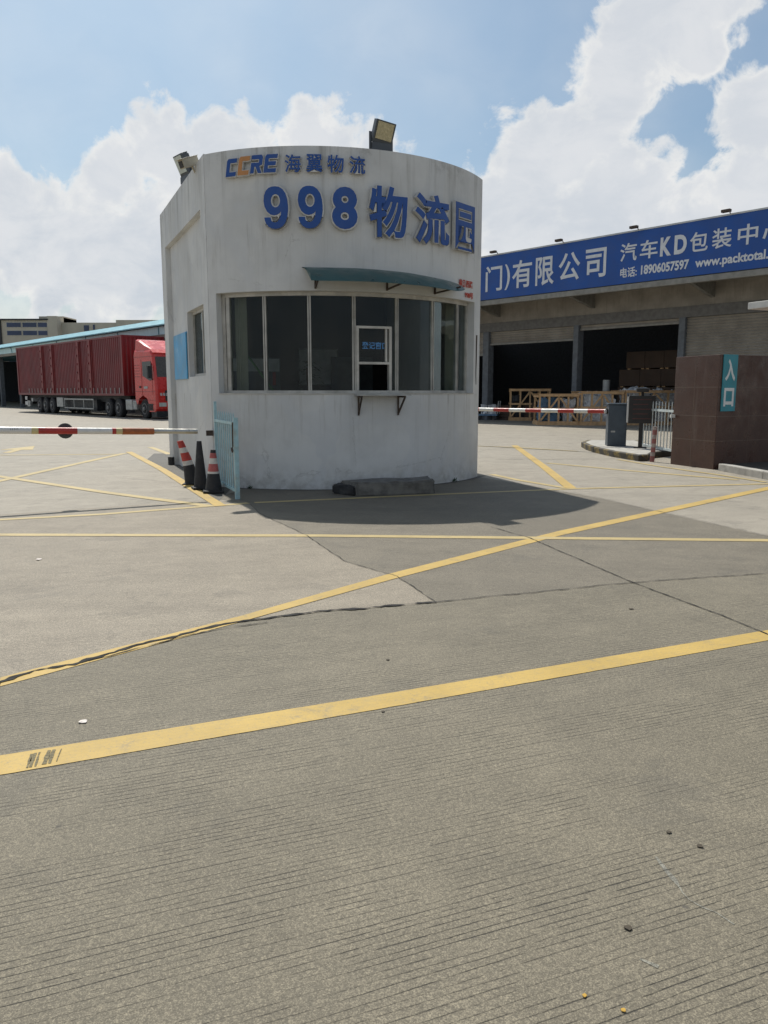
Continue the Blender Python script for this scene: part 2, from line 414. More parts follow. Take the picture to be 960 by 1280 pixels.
def poly_geo(poly, w, h, depth, grow=0):
    n = len(poly)
    xs = [p[0] for p in poly]; zs = [p[1] for p in poly]
    x0, x1, z0, z1 = min(xs), max(xs), min(zs), max(zs)
    P = [((x-(x0+x1)/2)/(x1-x0)*w, (z-(z0+z1)/2)/(z1-z0)*h) for x, z in poly]
    if grow:
        A = sum(P[i][0]*P[(i+1)%n][1]-P[(i+1)%n][0]*P[i][1] for i in range(n)); sg = 1 if A > 0 else -1
        Q = []
        for i in range(n):
            a, b, c = Vector(P[i-1]), Vector(P[i]), Vector(P[(i+1)%n])
            d1 = (b-a).normalized(); d2 = (c-b).normalized()
            n1 = Vector((d1.y, -d1.x))*sg; n2 = Vector((d2.y, -d2.x))*sg
            m = n1+n2; m = m/max(m.length_squared/2, .4)
            Q.append((b+m*grow)[:])
        P = [tuple(q) for q in Q]
    vs = [(x, 0, z) for x, z in P] + [(x, depth, z) for x, z in P]
    fs = [tuple(range(n)), tuple(range(2*n-1, n-1, -1))] + [(i, n+i, n+(i+1) % n, (i+1) % n) for i in range(n)]
    return vs, fs

NINE = [(.03,.275),(.275,.275),(.30,.20),(.37,.160),(.46,.150),(.55,.170),(.63,.225),(.685,.31),(.705,.415),(.64,.365),(.53,.330),(.42,.320),(.28,.340),(.14,.415),(.045,.53),(.010,.66),
        (.030,.79),(.10,.895),(.21,.965),(.34,.995),(.48,1.0),(.63,.985),(.78,.925),(.89,.825),(.955,.69),(.98,.54),(.98,.42),(.945,.275),(.87,.145),(.75,.055),(.62,.012),(.48,0),(.33,.010),(.19,.055),(.09,.135),(.045,.205)]
HOLE = [(.485+.185*math.cos(2*PI*i/20), .662+.155*math.sin(2*PI*i/20)) for i in range(20)]
def nine_geo(w, h, depth, grow=0.0):
    """digit nine with a hooked tail, drawn as two closed outlines"""
    cu = bpy.data.curves.new('nine', 'CURVE'); cu.dimensions = '2D'; cu.fill_mode = 'BOTH'; cu.extrude = .5; cu.offset = 0
    for P, sg in ((NINE, 1), (HOLE, -1)):
        Q = [(x*(w-2*grow), z*(h-2*grow)) for x, z in P]; n = len(Q); G = []
        A = sum(Q[i][0]*Q[(i+1)%n][1]-Q[(i+1)%n][0]*Q[i][1] for i in range(n)); s_ = sg*(1 if A > 0 else -1)
        for i in range(n):
            a, b, c = Vector(Q[i-1]), Vector(Q[i]), Vector(Q[(i+1)%n]); d1 = (b-a).normalized(); d2 = (c-b).normalized()
            nn = Vector((d1.y, -d1.x))+Vector((d2.y, -d2.x)); nn = nn/max(nn.length, 1e-4); G.append(b+nn*grow*s_)
        sp = cu.splines.new('POLY'); sp.points.add(n-1); sp.use_cyclic_u = True
        for i, p in enumerate(G): sp.points[i].co = (p.x, p.y, 0, 1)
    ob = bpy.data.objects.new('nine', cu); COL.objects.link(ob); bpy.context.view_layer.update()
    me = ob.to_mesh(); vs = [v.co.copy() for v in me.vertices]; fs = [tuple(p.vertices) for p in me.polygons]
    ob.to_mesh_clear(); bpy.data.objects.remove(ob); bpy.data.curves.remove(cu)
    return [(v.x-(w-2*grow)/2, (.5-v.z)*depth, v.y-(h-2*grow)/2) for v in vs], fs

# ------------------------------------------------------------------ ground
def sheet(name, pts, z, mat):
    return tag(MB().flat(pts, z).build(name, mat), kind='structure')
sheet('concrete_yard', [(-900,-60),(900,-60),(900,1500),(-900,1500)], 0, 'concrete_far')
# slab seams measured on the ground
crack_main = [(-1.93,3.72),(-1.47,4.22),(-1.0,4.72),(-.44,4.98),(.36,5.22),(1.9,5.78),(2.85,6.02),(6.5,7.0)]
seam_diag = [(.36,5.22),(.10,5.98),(-.35,6.55),(-.78,7.73),(-1.50,9.2),(-1.72,9.9)]
seam_right = [(1.15,8.25),(1.45,7.6),(1.9,5.78),(2.2,4.9),(2.6,3.4),(3.2,1.2)]
seam_far = [(1.62,13.2),(2.95,10.55),(3.85,7.8),(4.6,6.5)]
seam_left = [(-1.93,3.72),(-1.72,3.2),(-1.52,2.8),(-.9,1.4),(.1,-.8)]
sheet('light_slab', [(-1.97,3.60)]+crack_main[1:5]+seam_diag[1:]+[(-2.3,10.4),(-4.6,9.1),(-14,5),(-14,-4),(-7,-8)], .0015, 'concrete_light')
sheet('near_slab', seam_left[::1][::-1]+crack_main[1:]+[(9,7.7),(16,2),(10,-14),(2,-14)], .0026, 'concrete_near')
sheet('middle_slab', seam_diag[::-1]+crack_main[5:7]+[(4.75,6.53)]+seam_far[::-1][1:]+[(1.2,12.6),(-2.1,11.7),(-2.3,10.5)], .002, 'concrete_mid')
# greasy strip along the left wall of the gatehouse
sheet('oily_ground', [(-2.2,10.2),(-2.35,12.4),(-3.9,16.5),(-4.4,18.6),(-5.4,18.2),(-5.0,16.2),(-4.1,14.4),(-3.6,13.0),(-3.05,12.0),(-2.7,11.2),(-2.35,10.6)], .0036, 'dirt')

def strip(poly, w, z, jit=0.0, seed=0, wv=0.0):
    """thin ribbon along a polyline, slightly ragged"""
    rnd = random.Random(seed); pts = []
    for a, b in zip(poly, poly[1:]):
        a = Vector(a); b = Vector(b); L = (b-a).length; n = max(1, int(L/.03)) if jit else 1
        for i in range(n): pts.append(a.lerp(b, i/n))
    pts.append(Vector(poly[-1]))
    m = MB(); L = []; R = []
    for i, p in enumerate(pts):
        d = (pts[min(i+1, len(pts)-1)]-pts[max(i-1, 0)]).normalized(); nn = Vector((-d.y, d.x))
        q = p + nn*jit*(noise.noise(Vector((i*.10, seed, 0)))*1.6 + noise.noise(Vector((i*.37, seed+5, 0)))*.7 + noise.noise(Vector((i*.93, seed+8, 0)))*.35)
        ww = w*(1+wv*(noise.noise(Vector((i*.23, seed+9, 3)))*1.6+noise.noise(Vector((i*.8, seed+2, 3)))*.8)); ww = max(ww, w*.15)
        L.append((q+nn*ww/2)[:]); R.append((q-nn*ww/2)[:])
    vs = [(x, y, z) for x, y in L]+[(x, y, z) for x, y in R]; n = len(L)
    m.add(vs, [(i, i+1, n+i+1, n+i) for i in range(n-1)])
    return m
for poly, w, j, wv, sd in ((crack_main[:5], .026, .030, 1.1, 1), (crack_main[4:], .010, .014, 1.0, 2), (seam_diag, .005, .012, .9, 3),
                        (seam_right, .009, .006, .8, 4), (seam_far, .008, .010, .5, 5), (seam_left, .014, .012, .8, 6),
                        ([(-1.6,4.03),(-1.15,4.50),(-.75,4.76)], .008, .02, .8, 8)):
    tag(strip(poly, w, .0085, j, sd, wv).build('slab_joint', 'crack'), kind='structure')
for a, b in (((2.4,16.6),(5.0,16.75)), ((2.4,26),(20,24))):
    tag(strip([a, b], .02, .0085, .004, 11, .3).build('slab_joint', 'crack'), kind='structure')

def mark(poly, w, mat='yellow', z=.0050):
    tag(strip(poly, w, z, .0025, int(w*1000)+len(poly), .0).build('yellow_marking', mat), kind='structure')
def band(top, bot, mat='yellow', z=.0050):
    """marking given by its two edges"""
    m = MB(); n = len(top)
    def dens(P):
        out = []
        for a, b in zip(P, P[1:]):
            k = max(1, int((Vector(b)-Vector(a)).length/.05))
            for i in range(k): out.append(Vector(a).lerp(Vector(b), i/k))
        return out+[Vector(P[-1])]
    T = dens(top); k = len(T)
    B = []
    D = dens(bot)
    for i in range(k): B.append(D[min(len(D)-1, round(i*(len(D)-1)/(k-1)))])
    vs = [(p.x+noise.noise(Vector((i*.7,1,z)))*.003, p.y+noise.noise(Vector((i*.7,2,0)))*.003, z) for i, p in enumerate(T)]
    vs += [(p.x, p.y+noise.noise(Vector((i*.7,7,0)))*.003, z) for i, p in enumerate(B)]
    m.add(vs, [(i, i+1, k+i+1, k+i) for i in range(k-1)])
    tag(m.build('yellow_marking', mat), kind='structure')
band([(-3.3,2.19),(-1.54,2.93),(0,3.57),(2.36,4.59),(5.2,5.81)], [(-3.2,2.02),(-1.46,2.77),(0,3.40),(2.24,4.38),(5.1,5.62)])
band([(-1.96,3.79),(-.94,4.88),(.06,6.09),(1.84,8.01),(5.82,11.75),(7.5,13.3)], [(-1.91,3.66),(-.95,4.71),(.06,5.88),(1.80,7.75),(5.68,11.40),(7.4,12.95)])
mark([(-9,7.97),(-3.91,7.78),(-.65,7.73),(3.77,7.48),(7,7.3)], .13, 'yellow_old', .0056)
mark([(-8,7.3),(-4.38,8.72),(-3.34,9.13),(-1.87,9.99),(-1.78,10.06)], .12, 'yellow_old')
mark([(-1.70,10.09),(1.39,11.12),(2.89,11.58),(6.07,12.19),(8.5,12.6)], .11, 'yellow_old')
mark([(-10.5,16.6),(-6.58,13.24),(-4.01,11.12),(-2.20,9.76)], .15, 'yellow_old', .0062)
mark([(-6.30,11.5),(-6.20,15.5),(-6.12,18.31)], .16, 'yellow_old')
mark([(-6.16,18.73),(-4.15,14.47),(-2.08,9.78)], .15, 'yellow', .0068)
mark([(-6.12,20.35),(-4.98,18.01)], .15, 'yellow_old')
mark([(-14,17.6),(-8.8,17.78),(-6.2,18.01)], .14, 'yellow_old')
mark([(3.52,20.96),(3.1,15.0),(2.82,11.62)], .17, 'yellow', .0062)
mark([(2.52,20.74),(3.5,20.2),(4.71,18.9)], .15, 'yellow_old')
mark([(1.9,13.6),(2.2,12.75),(2.75,11.66)], .12, 'yellow_old')
mark([(3.34,15.78),(4.45,14.33),(5.85,12.75)], .13, 'yellow_old')
mark([(5.02,16.6),(5.30,15.3),(5.62,14.2),(5.87,13.49),(6.14,12.4)], .10, 'yellow_old', .0068)
# direction arrow, worn, in the left lane
M_ar = [(-9.05,18.4),(-8.85,18.4),(-9.05,19.4),(-8.78,19.4),(-9.35,20.8),(-9.6,19.4),(-9.25,19.4)]
tag(MB().flat(M_ar, .0050).build('yellow_arrow_marking', 'yellow_old'), kind='structure')
# dark skid patches that cross the near line
M['skid'] = concrete('tyre_mark', (.25,.20,.085), (.15,.125,.065), .3, seed=2)
for a_, b_, w_ in (((-1.420,2.940),(-1.388,2.822),.010),((-1.408,2.948),(-1.374,2.828),.012),((-1.394,2.955),(-1.360,2.835),.008),
                   ((-1.362,2.972),(-1.330,2.852),.013),((-1.345,2.979),(-1.313,2.860),.012),((-1.318,2.985),(-1.292,2.875),.004)):
    tag(strip([a_, b_], w_, .0066, .004, int(w_*1e4), 1.1).build('skid_mark', 'skid'), kind='structure')

M['scuff'] = concrete('pale_scratch', (.29,.275,.225), (.24,.23,.185), .8, seed=4)
for poly, w in (([(.855,2.245),(.875,2.13),(.885,2.04),(.935,1.98),(.96,1.93)], .007), ([(.66,1.80),(.70,1.775)], .007)):
    tag(strip(poly, w, .0038, .012, 31, 1.6).build('scuff_mark', 'scuff'), kind='structure')

# ------------------------------------------------------------------ litter on the ground
def scrap(name, label, cat, x, y, r, mat, seed, flat=.25, group=None):
    rnd = random.Random(seed); m = MB(); n = 9; r *= .55
    ring = [(r*(.65+rnd.random()*.5)*math.cos(2*PI*i/n), r*(.5+rnd.random()*.5)*math.sin(2*PI*i/n), rnd.random()*r*flat*.5+.0006) for i in range(n)]
    vs = ring+[(x_, y_, z_+.0015) for x_, y_, z_ in ring]+[(0,0,r*flat*.2),(0,0,r*flat*.4+.002)]
    fs = [(i, (i+1)%n, n+(i+1)%n, n+i) for i in range(n)]+[((i+1)%n, i, 2*n) for i in range(n)]+[(n+i, n+(i+1)%n, 2*n+1) for i in range(n)]
    m.add(vs, fs); o = m.build(name, mat); o.location = (x, y, .0045); o.rotation_euler = (0,0,rnd.random()*3)
    return tag(o, label, cat, group)
scrap('paper_scrap', 'pinkish white crumpled paper scrap above the near yellow line', 'litter', -1.33, 3.25, .04, 'paper', 1, .4)
scrap('paper_scrap', 'small white paper scrap on the pale slab at the left', 'litter', -3.0, 6.6, .055, 'paper', 2, .4)
scrap('fallen_leaf', 'blackish leaf, left one of the two dark leaves on the grey slab at the right', 'leaf', .945, 2.38, .018, 'leaf', 3)
scrap('fallen_leaf', 'blackish leaf, right one of the two dark leaves on the grey slab at the right', 'leaf', 1.015, 2.30, .022, 'leaf', 4)
scrap('fallen_leaf', 'crumbled brown leaf beside the pale scratch in the foreground', 'leaf', .665, 1.915, .022, 'leaf', 5)
scrap('fallen_leaf', 'bright yellow leaf scrap, leftmost in the bottom right foreground', 'leaf', .485, 1.675, .012, 'leaf_yellow', 6)
scrap('fallen_leaf', 'larger yellow leaf scrap, lowest in the bottom right foreground', 'leaf', .565, 1.63, .014, 'leaf_yellow', 7)
scrap('fallen_leaf', 'brown leaf speck just below the middle of the near yellow line', 'leaf', -.005, 3.36, .02, 'leaf', 8)
scrap('fallen_leaf', 'dark leaf speck between the crack and the near yellow line', 'leaf', .02, 4.05, .022, 'leaf', 9)
scrap('fallen_leaf', 'dark leaf lying on the weathered slab below the main crack at the right', 'leaf', 1.66, 5.05, .03, 'leaf', 10)

# ------------------------------------------------------------------ gatehouse
TH = math.atan2(1.36, 4.21); OA = Vector((-2.61, 11.88, 0)); R = 2.942; CX = 2.21; CY = R-1.0
def l2w(x, y, z=0): return Vector((OA.x+x*math.cos(TH)-y*math.sin(TH), OA.y+x*math.sin(TH)+y*math.cos(TH), z))
def ap(phi, r, z): a = math.radians(phi); return Vector((CX+r*math.sin(a), CY-r*math.cos(a), z))
ZT, ZS, ZH = 4.83, 1.405, 2.875
gh = thing('gatehouse', 'white round-fronted gatehouse with a band of windows', 'gatehouse', OA, TH)
dL = Vector((-.105, .994, 0)).normalized(); nL = Vector((dL.y, -dL.x, 0))
def LP(s, d, z): return Vector((0,0,z)) + dL*s + nL*d
def lbox(m, s0, s1, d0, d1, z0, z1):
    vs = [LP(s0,d0,z0),LP(s1,d0,z0),LP(s1,d1,z0),LP(s0,d1,z0),LP(s0,d0,z1),LP(s1,d0,z1),LP(s1,d1,z1),LP(s0,d1,z1)]
    m.add(vs, [(0,3,2,1),(4,5,6,7),(0,1,5,4),(1,2,6,5),(2,3,7,6),(3,0,4,7)])
def arcwall(m, p0, p1, r0, r1, z0, z1, n=None):
    n = n or max(1, int(abs(p1-p0)/1.6)); vs = []
    for i in range(n+1):
        p = p0+(p1-p0)*i/n
        vs += [ap(p,r1,z0), ap(p,r1,z1), ap(p,r0,z1), ap(p,r0,z0)]
    fs = []
    for i in range(n):
        for k in range(4): fs.append((i*4+k, i*4+(k+1)%4, (i+1)*4+(k+1)%4, (i+1)*4+k))
    fs += [(0,3,2,1), tuple(n*4+k for k in range(4))]
    m.add(vs, fs)
PE = 48.6
m = MB(); arcwall(m, -PE, PE, R-.24, R, -.05, ZS); arcwall(m, -PE, PE, R-.24, R, ZH, ZT)
arcwall(m, -PE, -45.8, R-.24, R, ZS, ZH, 2); arcwall(m, 43.2, PE, R-.24, R, ZS, ZH, 3)
m.build('front_wall', 'wall', gh, smooth=True)
m = MB()
RD = .09
lbox(m, 0, .37, -.004, .34, -.05, ZT+.01); lbox(m, 3.85, 4.33, -.004, .34, -.05, ZT+.01); lbox(m, .37, 3.85, -.004, .34, 4.15, ZT+.01)
lbox(m, .37, 3.85, RD, .34, -.05, 1.70); lbox(m, .37, 3.85, RD, .34, 2.82, 4.15)
lbox(m, .37, .50, RD, .34, 1.70, 2.82); lbox(m, 2.30, 3.85, RD, .34, 1.70, 2.82)
m.build('side_wall', 'wall', gh)
m = MB(); m.box(4.14, 4.42, .0, 4.3, -.05, ZT); m.build('side_wall', 'wall', gh)
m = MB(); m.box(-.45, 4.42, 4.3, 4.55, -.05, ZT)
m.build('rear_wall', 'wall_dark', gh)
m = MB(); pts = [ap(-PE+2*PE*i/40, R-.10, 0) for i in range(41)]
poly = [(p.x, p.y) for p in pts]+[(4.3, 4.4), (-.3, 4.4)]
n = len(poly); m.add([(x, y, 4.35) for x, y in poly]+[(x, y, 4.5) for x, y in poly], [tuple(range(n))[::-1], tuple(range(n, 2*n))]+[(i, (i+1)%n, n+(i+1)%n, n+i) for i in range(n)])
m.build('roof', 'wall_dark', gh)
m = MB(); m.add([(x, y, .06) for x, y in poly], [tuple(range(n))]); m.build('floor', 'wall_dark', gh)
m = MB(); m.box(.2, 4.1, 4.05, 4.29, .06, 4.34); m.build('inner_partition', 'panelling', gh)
# sill and head trims
m = MB(); arcwall(m, -45.8, 43.2, R-.22, R+.012, ZS+.001, ZS+.016); m.build('window_sill', 'frame', gh)
# curved window band, one frame with seven panes
MU = [-43.6, -31.2, -17.6, -4.3, 9.5, 23.4, 36.3, 42.9]
RF = R-.15
m = MB()
for i, p in enumerate(MU):
    w = .5 if i not in (0, 7) else .6
    arcwall(m, p-w, p+w, RF-.03, RF+.03, ZS+.05, ZH-.05, 1)
for z0, z1 in ((ZS+.017, ZS+.055), (ZH-.055, ZH-.001)): arcwall(m, -45.7, 43.15, RF-.035, RF+.035, z0, z1)
arcwall(m, -45.7, -44.5, RF-.03, RF+.03, ZS+.055, ZH-.055, 1)
wf = m.build('window_frame', 'frame', gh)
m = MB()
for p in MU[1:-1]: arcwall(m, p-.10, p+.10, RF+.031, RF+.034, ZS+.06, ZH-.06, 1)
m.build('gasket', 'frame_dark', wf)
for i, (a, b) in enumerate(zip(MU, MU[1:])):
    m = MB()
    if i == 3:       # pane above and beside the hatch
        hz = 2.37
        arcwall(m, a+.55, b-.55, RF-.004, RF+.004, hz+.03, ZH-.055, 2)
        arcwall(m, 7.7, b-.55, RF-.004, RF+.004, ZS+.056, hz+.03, 1)
        m.build('pane', 'glass', gh)
    else:
        arcwall(m, a+.55, b-.55, RF-.004, RF+.004, ZS+.056, ZH-.056, 3)
        m.build('pane', 'glass', gh)
# service hatch
hf = MB()
for p in (-3.3, 7.2): arcwall(hf, p-.42, p+.42, RF-.028, RF+.042, ZS+.056, 2.40, 1)
for z0, z1 in ((2.365, 2.40), (1.845, 1.88)): arcwall(hf, -2.87, 6.77, RF-.028, RF+.042, z0, z1, 3)
arcwall(hf, 5.6, 6.2, RF-.01, RF+.03, 1.885, 2.36, 1)
hatch = hf.build('hatch_frame', 'frame', gh)
m = MB(); arcwall(m, -2.85, 5.55, RF-.004, RF+.004, 1.88, 2.365, 3); m.build('pane', 'glass', hatch)
def place(vs, phi, r, z, T=None):
    """flat geometry (x right, y depth inward, z up) put on the curved front"""
    a = math.radians(phi); c = ap(phi, r, z); t = Vector((math.cos(a), math.sin(a), 0)); nn = Vector((-math.sin(a), math.cos(a), 0))
    return [c + t*v[0] + nn*v[1] + Vector((0,0,v[2])) for v in vs]
vs, fs = text_geo('登记窗口', .40, .105, .003, .012)
m = MB(); m.add(place(vs, 2.3, RF+.009, 2.12), fs)
M['hatch_text'] = simple('blue_vinyl', (.10,.30,.62), .5, var=.1)
m.build('hatch_lettering', 'hatch_text', hatch)
# shelf with two brackets
m = MB(); arcwall(m, -4.9, 10.3, R-.02, R+.25, ZS-.02, ZS+.0, 6); sh = m.build('shelf', 'alu', gh)
for p in (-3.6, 8.6):
    m = MB()
    m.bar(ap(p, R+.012, ZS-.03), ap(p, R+.012, ZS-.31), .03, .02); m.bar(ap(p, R, ZS-.035), ap(p, R+.24, ZS-.035), .025)
    m.bar(ap(p, R+.225, ZS-.045), ap(p, R+.02, ZS-.28), .022)
    m.build('bracket', 'steel_dark', sh)
# side window in the recess
m = MB(); d0 = .18
def lw(m, s0, s1, z0, z1, a=d0, b=d0+.05): lbox(m, s0, s1, a, b, z0, z1)
lw(m, .50, .55, 1.70, 2.82); lw(m, 2.25, 2.30, 1.70, 2.82); lw(m, .55, 2.25, 1.70, 1.75); lw(m, .55, 2.25, 2.77, 2.82); lw(m, 1.42, 1.465, 1.75, 2.77)
sw = m.build('side_window', 'frame', gh)
m = MB(); lw(m, .55, 1.42, 1.75, 2.77, d0+.02, d0+.026); lw(m, 1.465, 2.25, 1.75, 2.77, d0+.03, d0+.036); m.build('pane', 'glass', sw)
# awning over the hatch: thin curved sheet, carried by three steel brackets
m = MB(); n = 26; vs = []
for i in range(n+1):
    t = i/n; p = -19.2+(31.5+19.2)*t
    zi = 3.20-.03*t-.07*max(0, t-.6)/.4
    end = min(1, t/.04, (1-t)/.22)
    ro = .05 + .50*(end**.6)
    for j in range(5):
        u = j/4
        vs.append(ap(p+1.2*u*(1 if t<.5 else 0), R+.005+ro*u, zi-(.25*u**1.5)*(ro/.55)+.004*math.sin(p*3)))
k = len(vs); vs += [v-Vector((0,0,.008)) for v in vs]
fs = []
for i in range(n):
    for j in range(4):
        a = i*5+j; fs.append((a, a+1, a+6, a+5)); fs.append((k+a, k+a+5, k+a+6, k+a+1))
    fs.append((i*5+4, k+i*5+4, k+i*5+9, i*5+9)); fs.append((i*5, i*5+5, k+i*5+5, k+i*5))
m.add(vs, fs)
aw = m.build('awning', 'awning', gh, smooth=True)
for p in (-15.5, 5.0, 21.5):
    m = MB(); m.bar(ap(p, R+.012, 3.12), ap(p, R+.012, 2.90), .025); m.bar(ap(p, R+.01, 2.915), ap(p+1, R+.50, 2.965), .022); 
    m.build('bracket', 'steel_dark', aw)
# red address lettering
for body, p, z, w, h in (('翁角西路', 36.6, 3.13, .44, .115), ('998号', 38.6, 2.96, .28, .095)):
    vs, fs = text_geo(body, w, h, .004, .02); m = MB(); m.add(place(vs, p, R+.012, z), fs); m.build('address_lettering', 'red_paint_text', gh)
# metal latch plate on the corner, pipe stub at the rear pillar
m = MB(); m.box(-.10, .0, -.03, .03, .78, .86); m.build('hinge_plate', 'steel_dark', gh)
m = MB(); m.tube([LP(3.9, -.04, 0), LP(3.9, -.04, .16)], .07, 12); m.build('pipe_stub', 'rubber', gh)
# dark stain down the right edge, modelled as a thin tube, no real cable
m = MB(); pts = [ap(45.2+.5*noise.noise(Vector((0,0,z*3))), R+.008, z) for z in [2.36-.05*i for i in range(17)]]
m.tube(pts, [.012-.0005*i for i in range(17)], 6); m.build('cable', 'steel_dark', gh)

# ---- raised lettering
big = thing('sign_lettering', 'large blue 998 and three characters in raised letters', 'sign lettering', l2w(*ap(0, R, 3.62)[:2], 3.62), TH)
small = thing('sign_lettering', 'small blue and orange logo with four characters near the roof edge', 'sign lettering', l2w(*ap(0, R, 4.4)[:2], 4.4), TH)
def letter(parent, base_z, body, p0, p1, z0, z1, off, grow, depth, poly=None, face='blue_face'):
    o = ap(0, R, base_z)
    pc = (p0+p1)/2; w = 2*(R+.06)*math.sin(math.radians(p1-p0)/2); h = z1-z0; zc = (z0+z1)/2
    if poly: A = poly_geo(poly, w, h, depth, grow); B = poly_geo(poly, w, h, .006)
    elif body == '9': A = nine_geo(w+2*grow, h+2*grow, depth, grow); B = nine_geo(w, h, .006)
    else: A = text_geo(body, w+2*grow, h+2*grow, depth, off+grow/h*.9); B = text_geo(body, w, h, .006, off)
    m = MB(); m.add([v-o for v in place(A[0], pc, R+.02+depth, zc)], A[1]); b = m.build('letter', 'letter_white', parent)
    m = MB(); m.add([v-o for v in place(B[0], pc, R+.02+depth+.0065, zc)], B[1]); m.build('letter_face', face, b)
for ch, p0, p1, z0, z1, off in (('9',-29.2,-22.3,3.71,4.28,.026),('9',-19.9,-13.1,3.71,4.28,.026),('8',-10.8,-3.9,3.71,4.28,.036),
                           ('物',-.8,10.6,3.63,4.33,.022),('流',12.9,25.6,3.60,4.31,.022),('园',28.4,38.6,3.61,4.29,.022)):
    letter(big, 3.62, ch, p0, p1, z0, z1, off, .017 if ch in '98' else .013, .055)
def sl(poly, k=.22): return [(x+k*z, z) for x, z in poly]
Cg = sl([(0,0),(.95,0),(.95,.24),(.32,.24),(.32,.76),(.95,.76),(.95,1),(.12,1),(0,.88)])
Rg = sl([(0,0),(.30,0),(.30,.36),(.42,.36),(.68,0),(1,0),(.74,.38),(.98,.46),(.98,.88),(.86,1),(0,1),(0,.77),(.68,.77),(.68,.58),(0,.58)])
Eg = sl([(0,0),(1,0),(1,.22),(.30,.22),(.30,.39),(.92,.39),(.92,.61),(.30,.61),(.30,.78),(1,.78),(1,1),(.12,1),(0,.88)])
letter(small, 4.4, '', -40.3, -36.6, 4.455, 4.69, 0, .010, .04, Cg)
letter(small, 4.4, '', -36.5, -32.6, 4.455, 4.70, 0, .010, .055, Cg, 'orange_face')
letter(small, 4.4, '', -32.9, -29.1, 4.47, 4.71, 0, .010, .04, Rg)
letter(small, 4.4, '', -29.1, -25.0, 4.47, 4.71, 0, .010, .04, Eg)
for ch, p0, p1 in (('海',-23.2,-18.9),('翼',-17.5,-13.2),('物',-11.9,-7.5),('流',-6.0,-1.7)):
    letter(small, 4.4, ch, p0, p1, 4.465, 4.70, .013, .005, .04)

# ---- floodlights on the roof
def floodlight(name, label, pos, rz, tilt, w, h, lens, d=.10, roll=0):
    t = thing(name, label, 'floodlight', pos, rz)
    T = Matrix.Translation((0,0,.10)) @ Matrix.Rotation(roll, 4, 'Y') @ Matrix.Rotation(tilt, 4, 'X')
    m = MB(); m.box(-w/2, w/2, 0, d, 0, h, T); hs = m.build('housing', 'lamp_grey', t, bevel=.006)
    m = MB(); m.box(-w/2+.03, w/2-.03, -.012, -.001, h*.18, h-.02, T); m.build('lens', lens, hs)
    m = MB()
    for i in range(9): m.box(-w/2+.03+i*(w-.06)/9, -w/2+.04+i*(w-.06)/9, d+.001, d+.04, .03, h-.03, T)
    m.build('heat_fin', 'lamp_grey', hs)
    m = MB(); m.bar((-w/2-.012,.03,.0), (-w/2-.012,.03,.26), .012, .04); m.bar((w/2+.012,.03,.0), (w/2+.012,.03,.26), .012, .04); m.box(-w/2-.018, w/2+.018, .01, .06, -.012, .0); m.box(-w/2, w/2, -.02, .08, .001, .11)
    m.build('bracket', 'lamp_grey', t)
    return t
p = ap(4.3, R-.10, ZT+.012); floodlight('floodlight', 'square LED floodlight on the top edge above the large characters', l2w(p.x, p.y, p.z), TH+math.radians(8), math.radians(18), .31, .30, 'lamp_glass', .10, math.radians(7))
p = LP(1.75, .05, ZT+.02); floodlight('floodlight', 'slim floodlight seen edge on, on the left parapet', l2w(p.x, p.y, p.z), TH+math.radians(-68), math.radians(25), .30, .34, 'lamp_white', .12)
# old camera housing on a bracket
t = thing('security_camera', 'aged beige camera housing on the upper left corner of the gatehouse', 'camera', l2w(*LP(.62, -.06, 4.7)[:2], 4.80), TH+math.radians(28))
T = Matrix.Rotation(math.radians(-22), 4, 'Y') @ Matrix.Scale(.62, 4)
m = MB(); m.box(-.26,.20,-.10,.10,.02,.22,T); m.box(-.31,.22,-.115,.115,.221,.235,T); h_ = m.build('housing', 'beige_plastic', t, bevel=.008)
m = MB(); m.box(-.272,-.262,-.08,.08,.04,.19,T); m.build('lens', 'board_black', h_)
m = MB(); m.tube([(0,0,.03),(.06,0,-.06),(.30,.05,-.16)], .015, 8); m.build('bracket', 'beige_plastic', t)
m = MB(); m.tube([(.08,.02,.12),(.22,.05,.16),(.34,.05,.14)], .006, 6); m.build('cable', 'rubber', t)

# ---- notice board on the side wall
p = LP(3.05, RD-.008, 1.67)
t = thing('notice_board', 'faded blue notice board on the left side wall of the gatehouse', 'notice board', l2w(p.x, p.y, p.z), TH+math.atan2(dL.y, dL.x))
m = MB(); m.box(-.66, .66, .0, .022, 0, .82); b = m.build('panel', 'board_blue', t, bevel=.004)
m = MB(); m.box(-.67,.67,-.006,-.001,.79,.83); m.build('top_strip', 'board_blue', t)

# ---- things inside the gatehouse
def inside(x, y, z=.06): return l2w(x, y, z)
def curtain(label, ph0, ph1):
    m = MB(); n = 24; vs = []
    for i in range(n+1):
        p_ = ph0+(ph1-ph0)*i/n; r_ = R-.36+.02*math.sin(i*1.5); vs += [ap(p_, r_, ZS-.1), ap(p_, r_, ZH+.02), ap(p_, r_-.012, ZH+.02), ap(p_, r_-.012, ZS-.1)]
    fs = []
    for i in range(n):
        for k_ in range(4): fs.append((i*4+k_, i*4+(k_+1)%4, (i+1)*4+(k_+1)%4, (i+1)*4+k_))
    fs += [(0,3,2,1), tuple(n*4+k_ for k_ in range(4))]
    m.add([l2w(v.x, v.y, v.z) for v in vs], fs); o = m.build('curtain', 'cream'); recentre(o); tag(o, label, 'curtain')
curtain('cream curtain behind the leftmost pane of the gatehouse', -44.4, -40.2)
curtain('cream curtain behind the rightmost pane of the gatehouse', 36.8, 44)
m = MB(); a = ap(-41, R-.42, 2.0); b = ap(-30, R-.5, 1.35); m.tube([l2w(*a), l2w(*b)], .016, 8); tag(recentre(m.build('stick', 'green_stick')), 'green stick leaning behind the leftmost pane', 'stick')
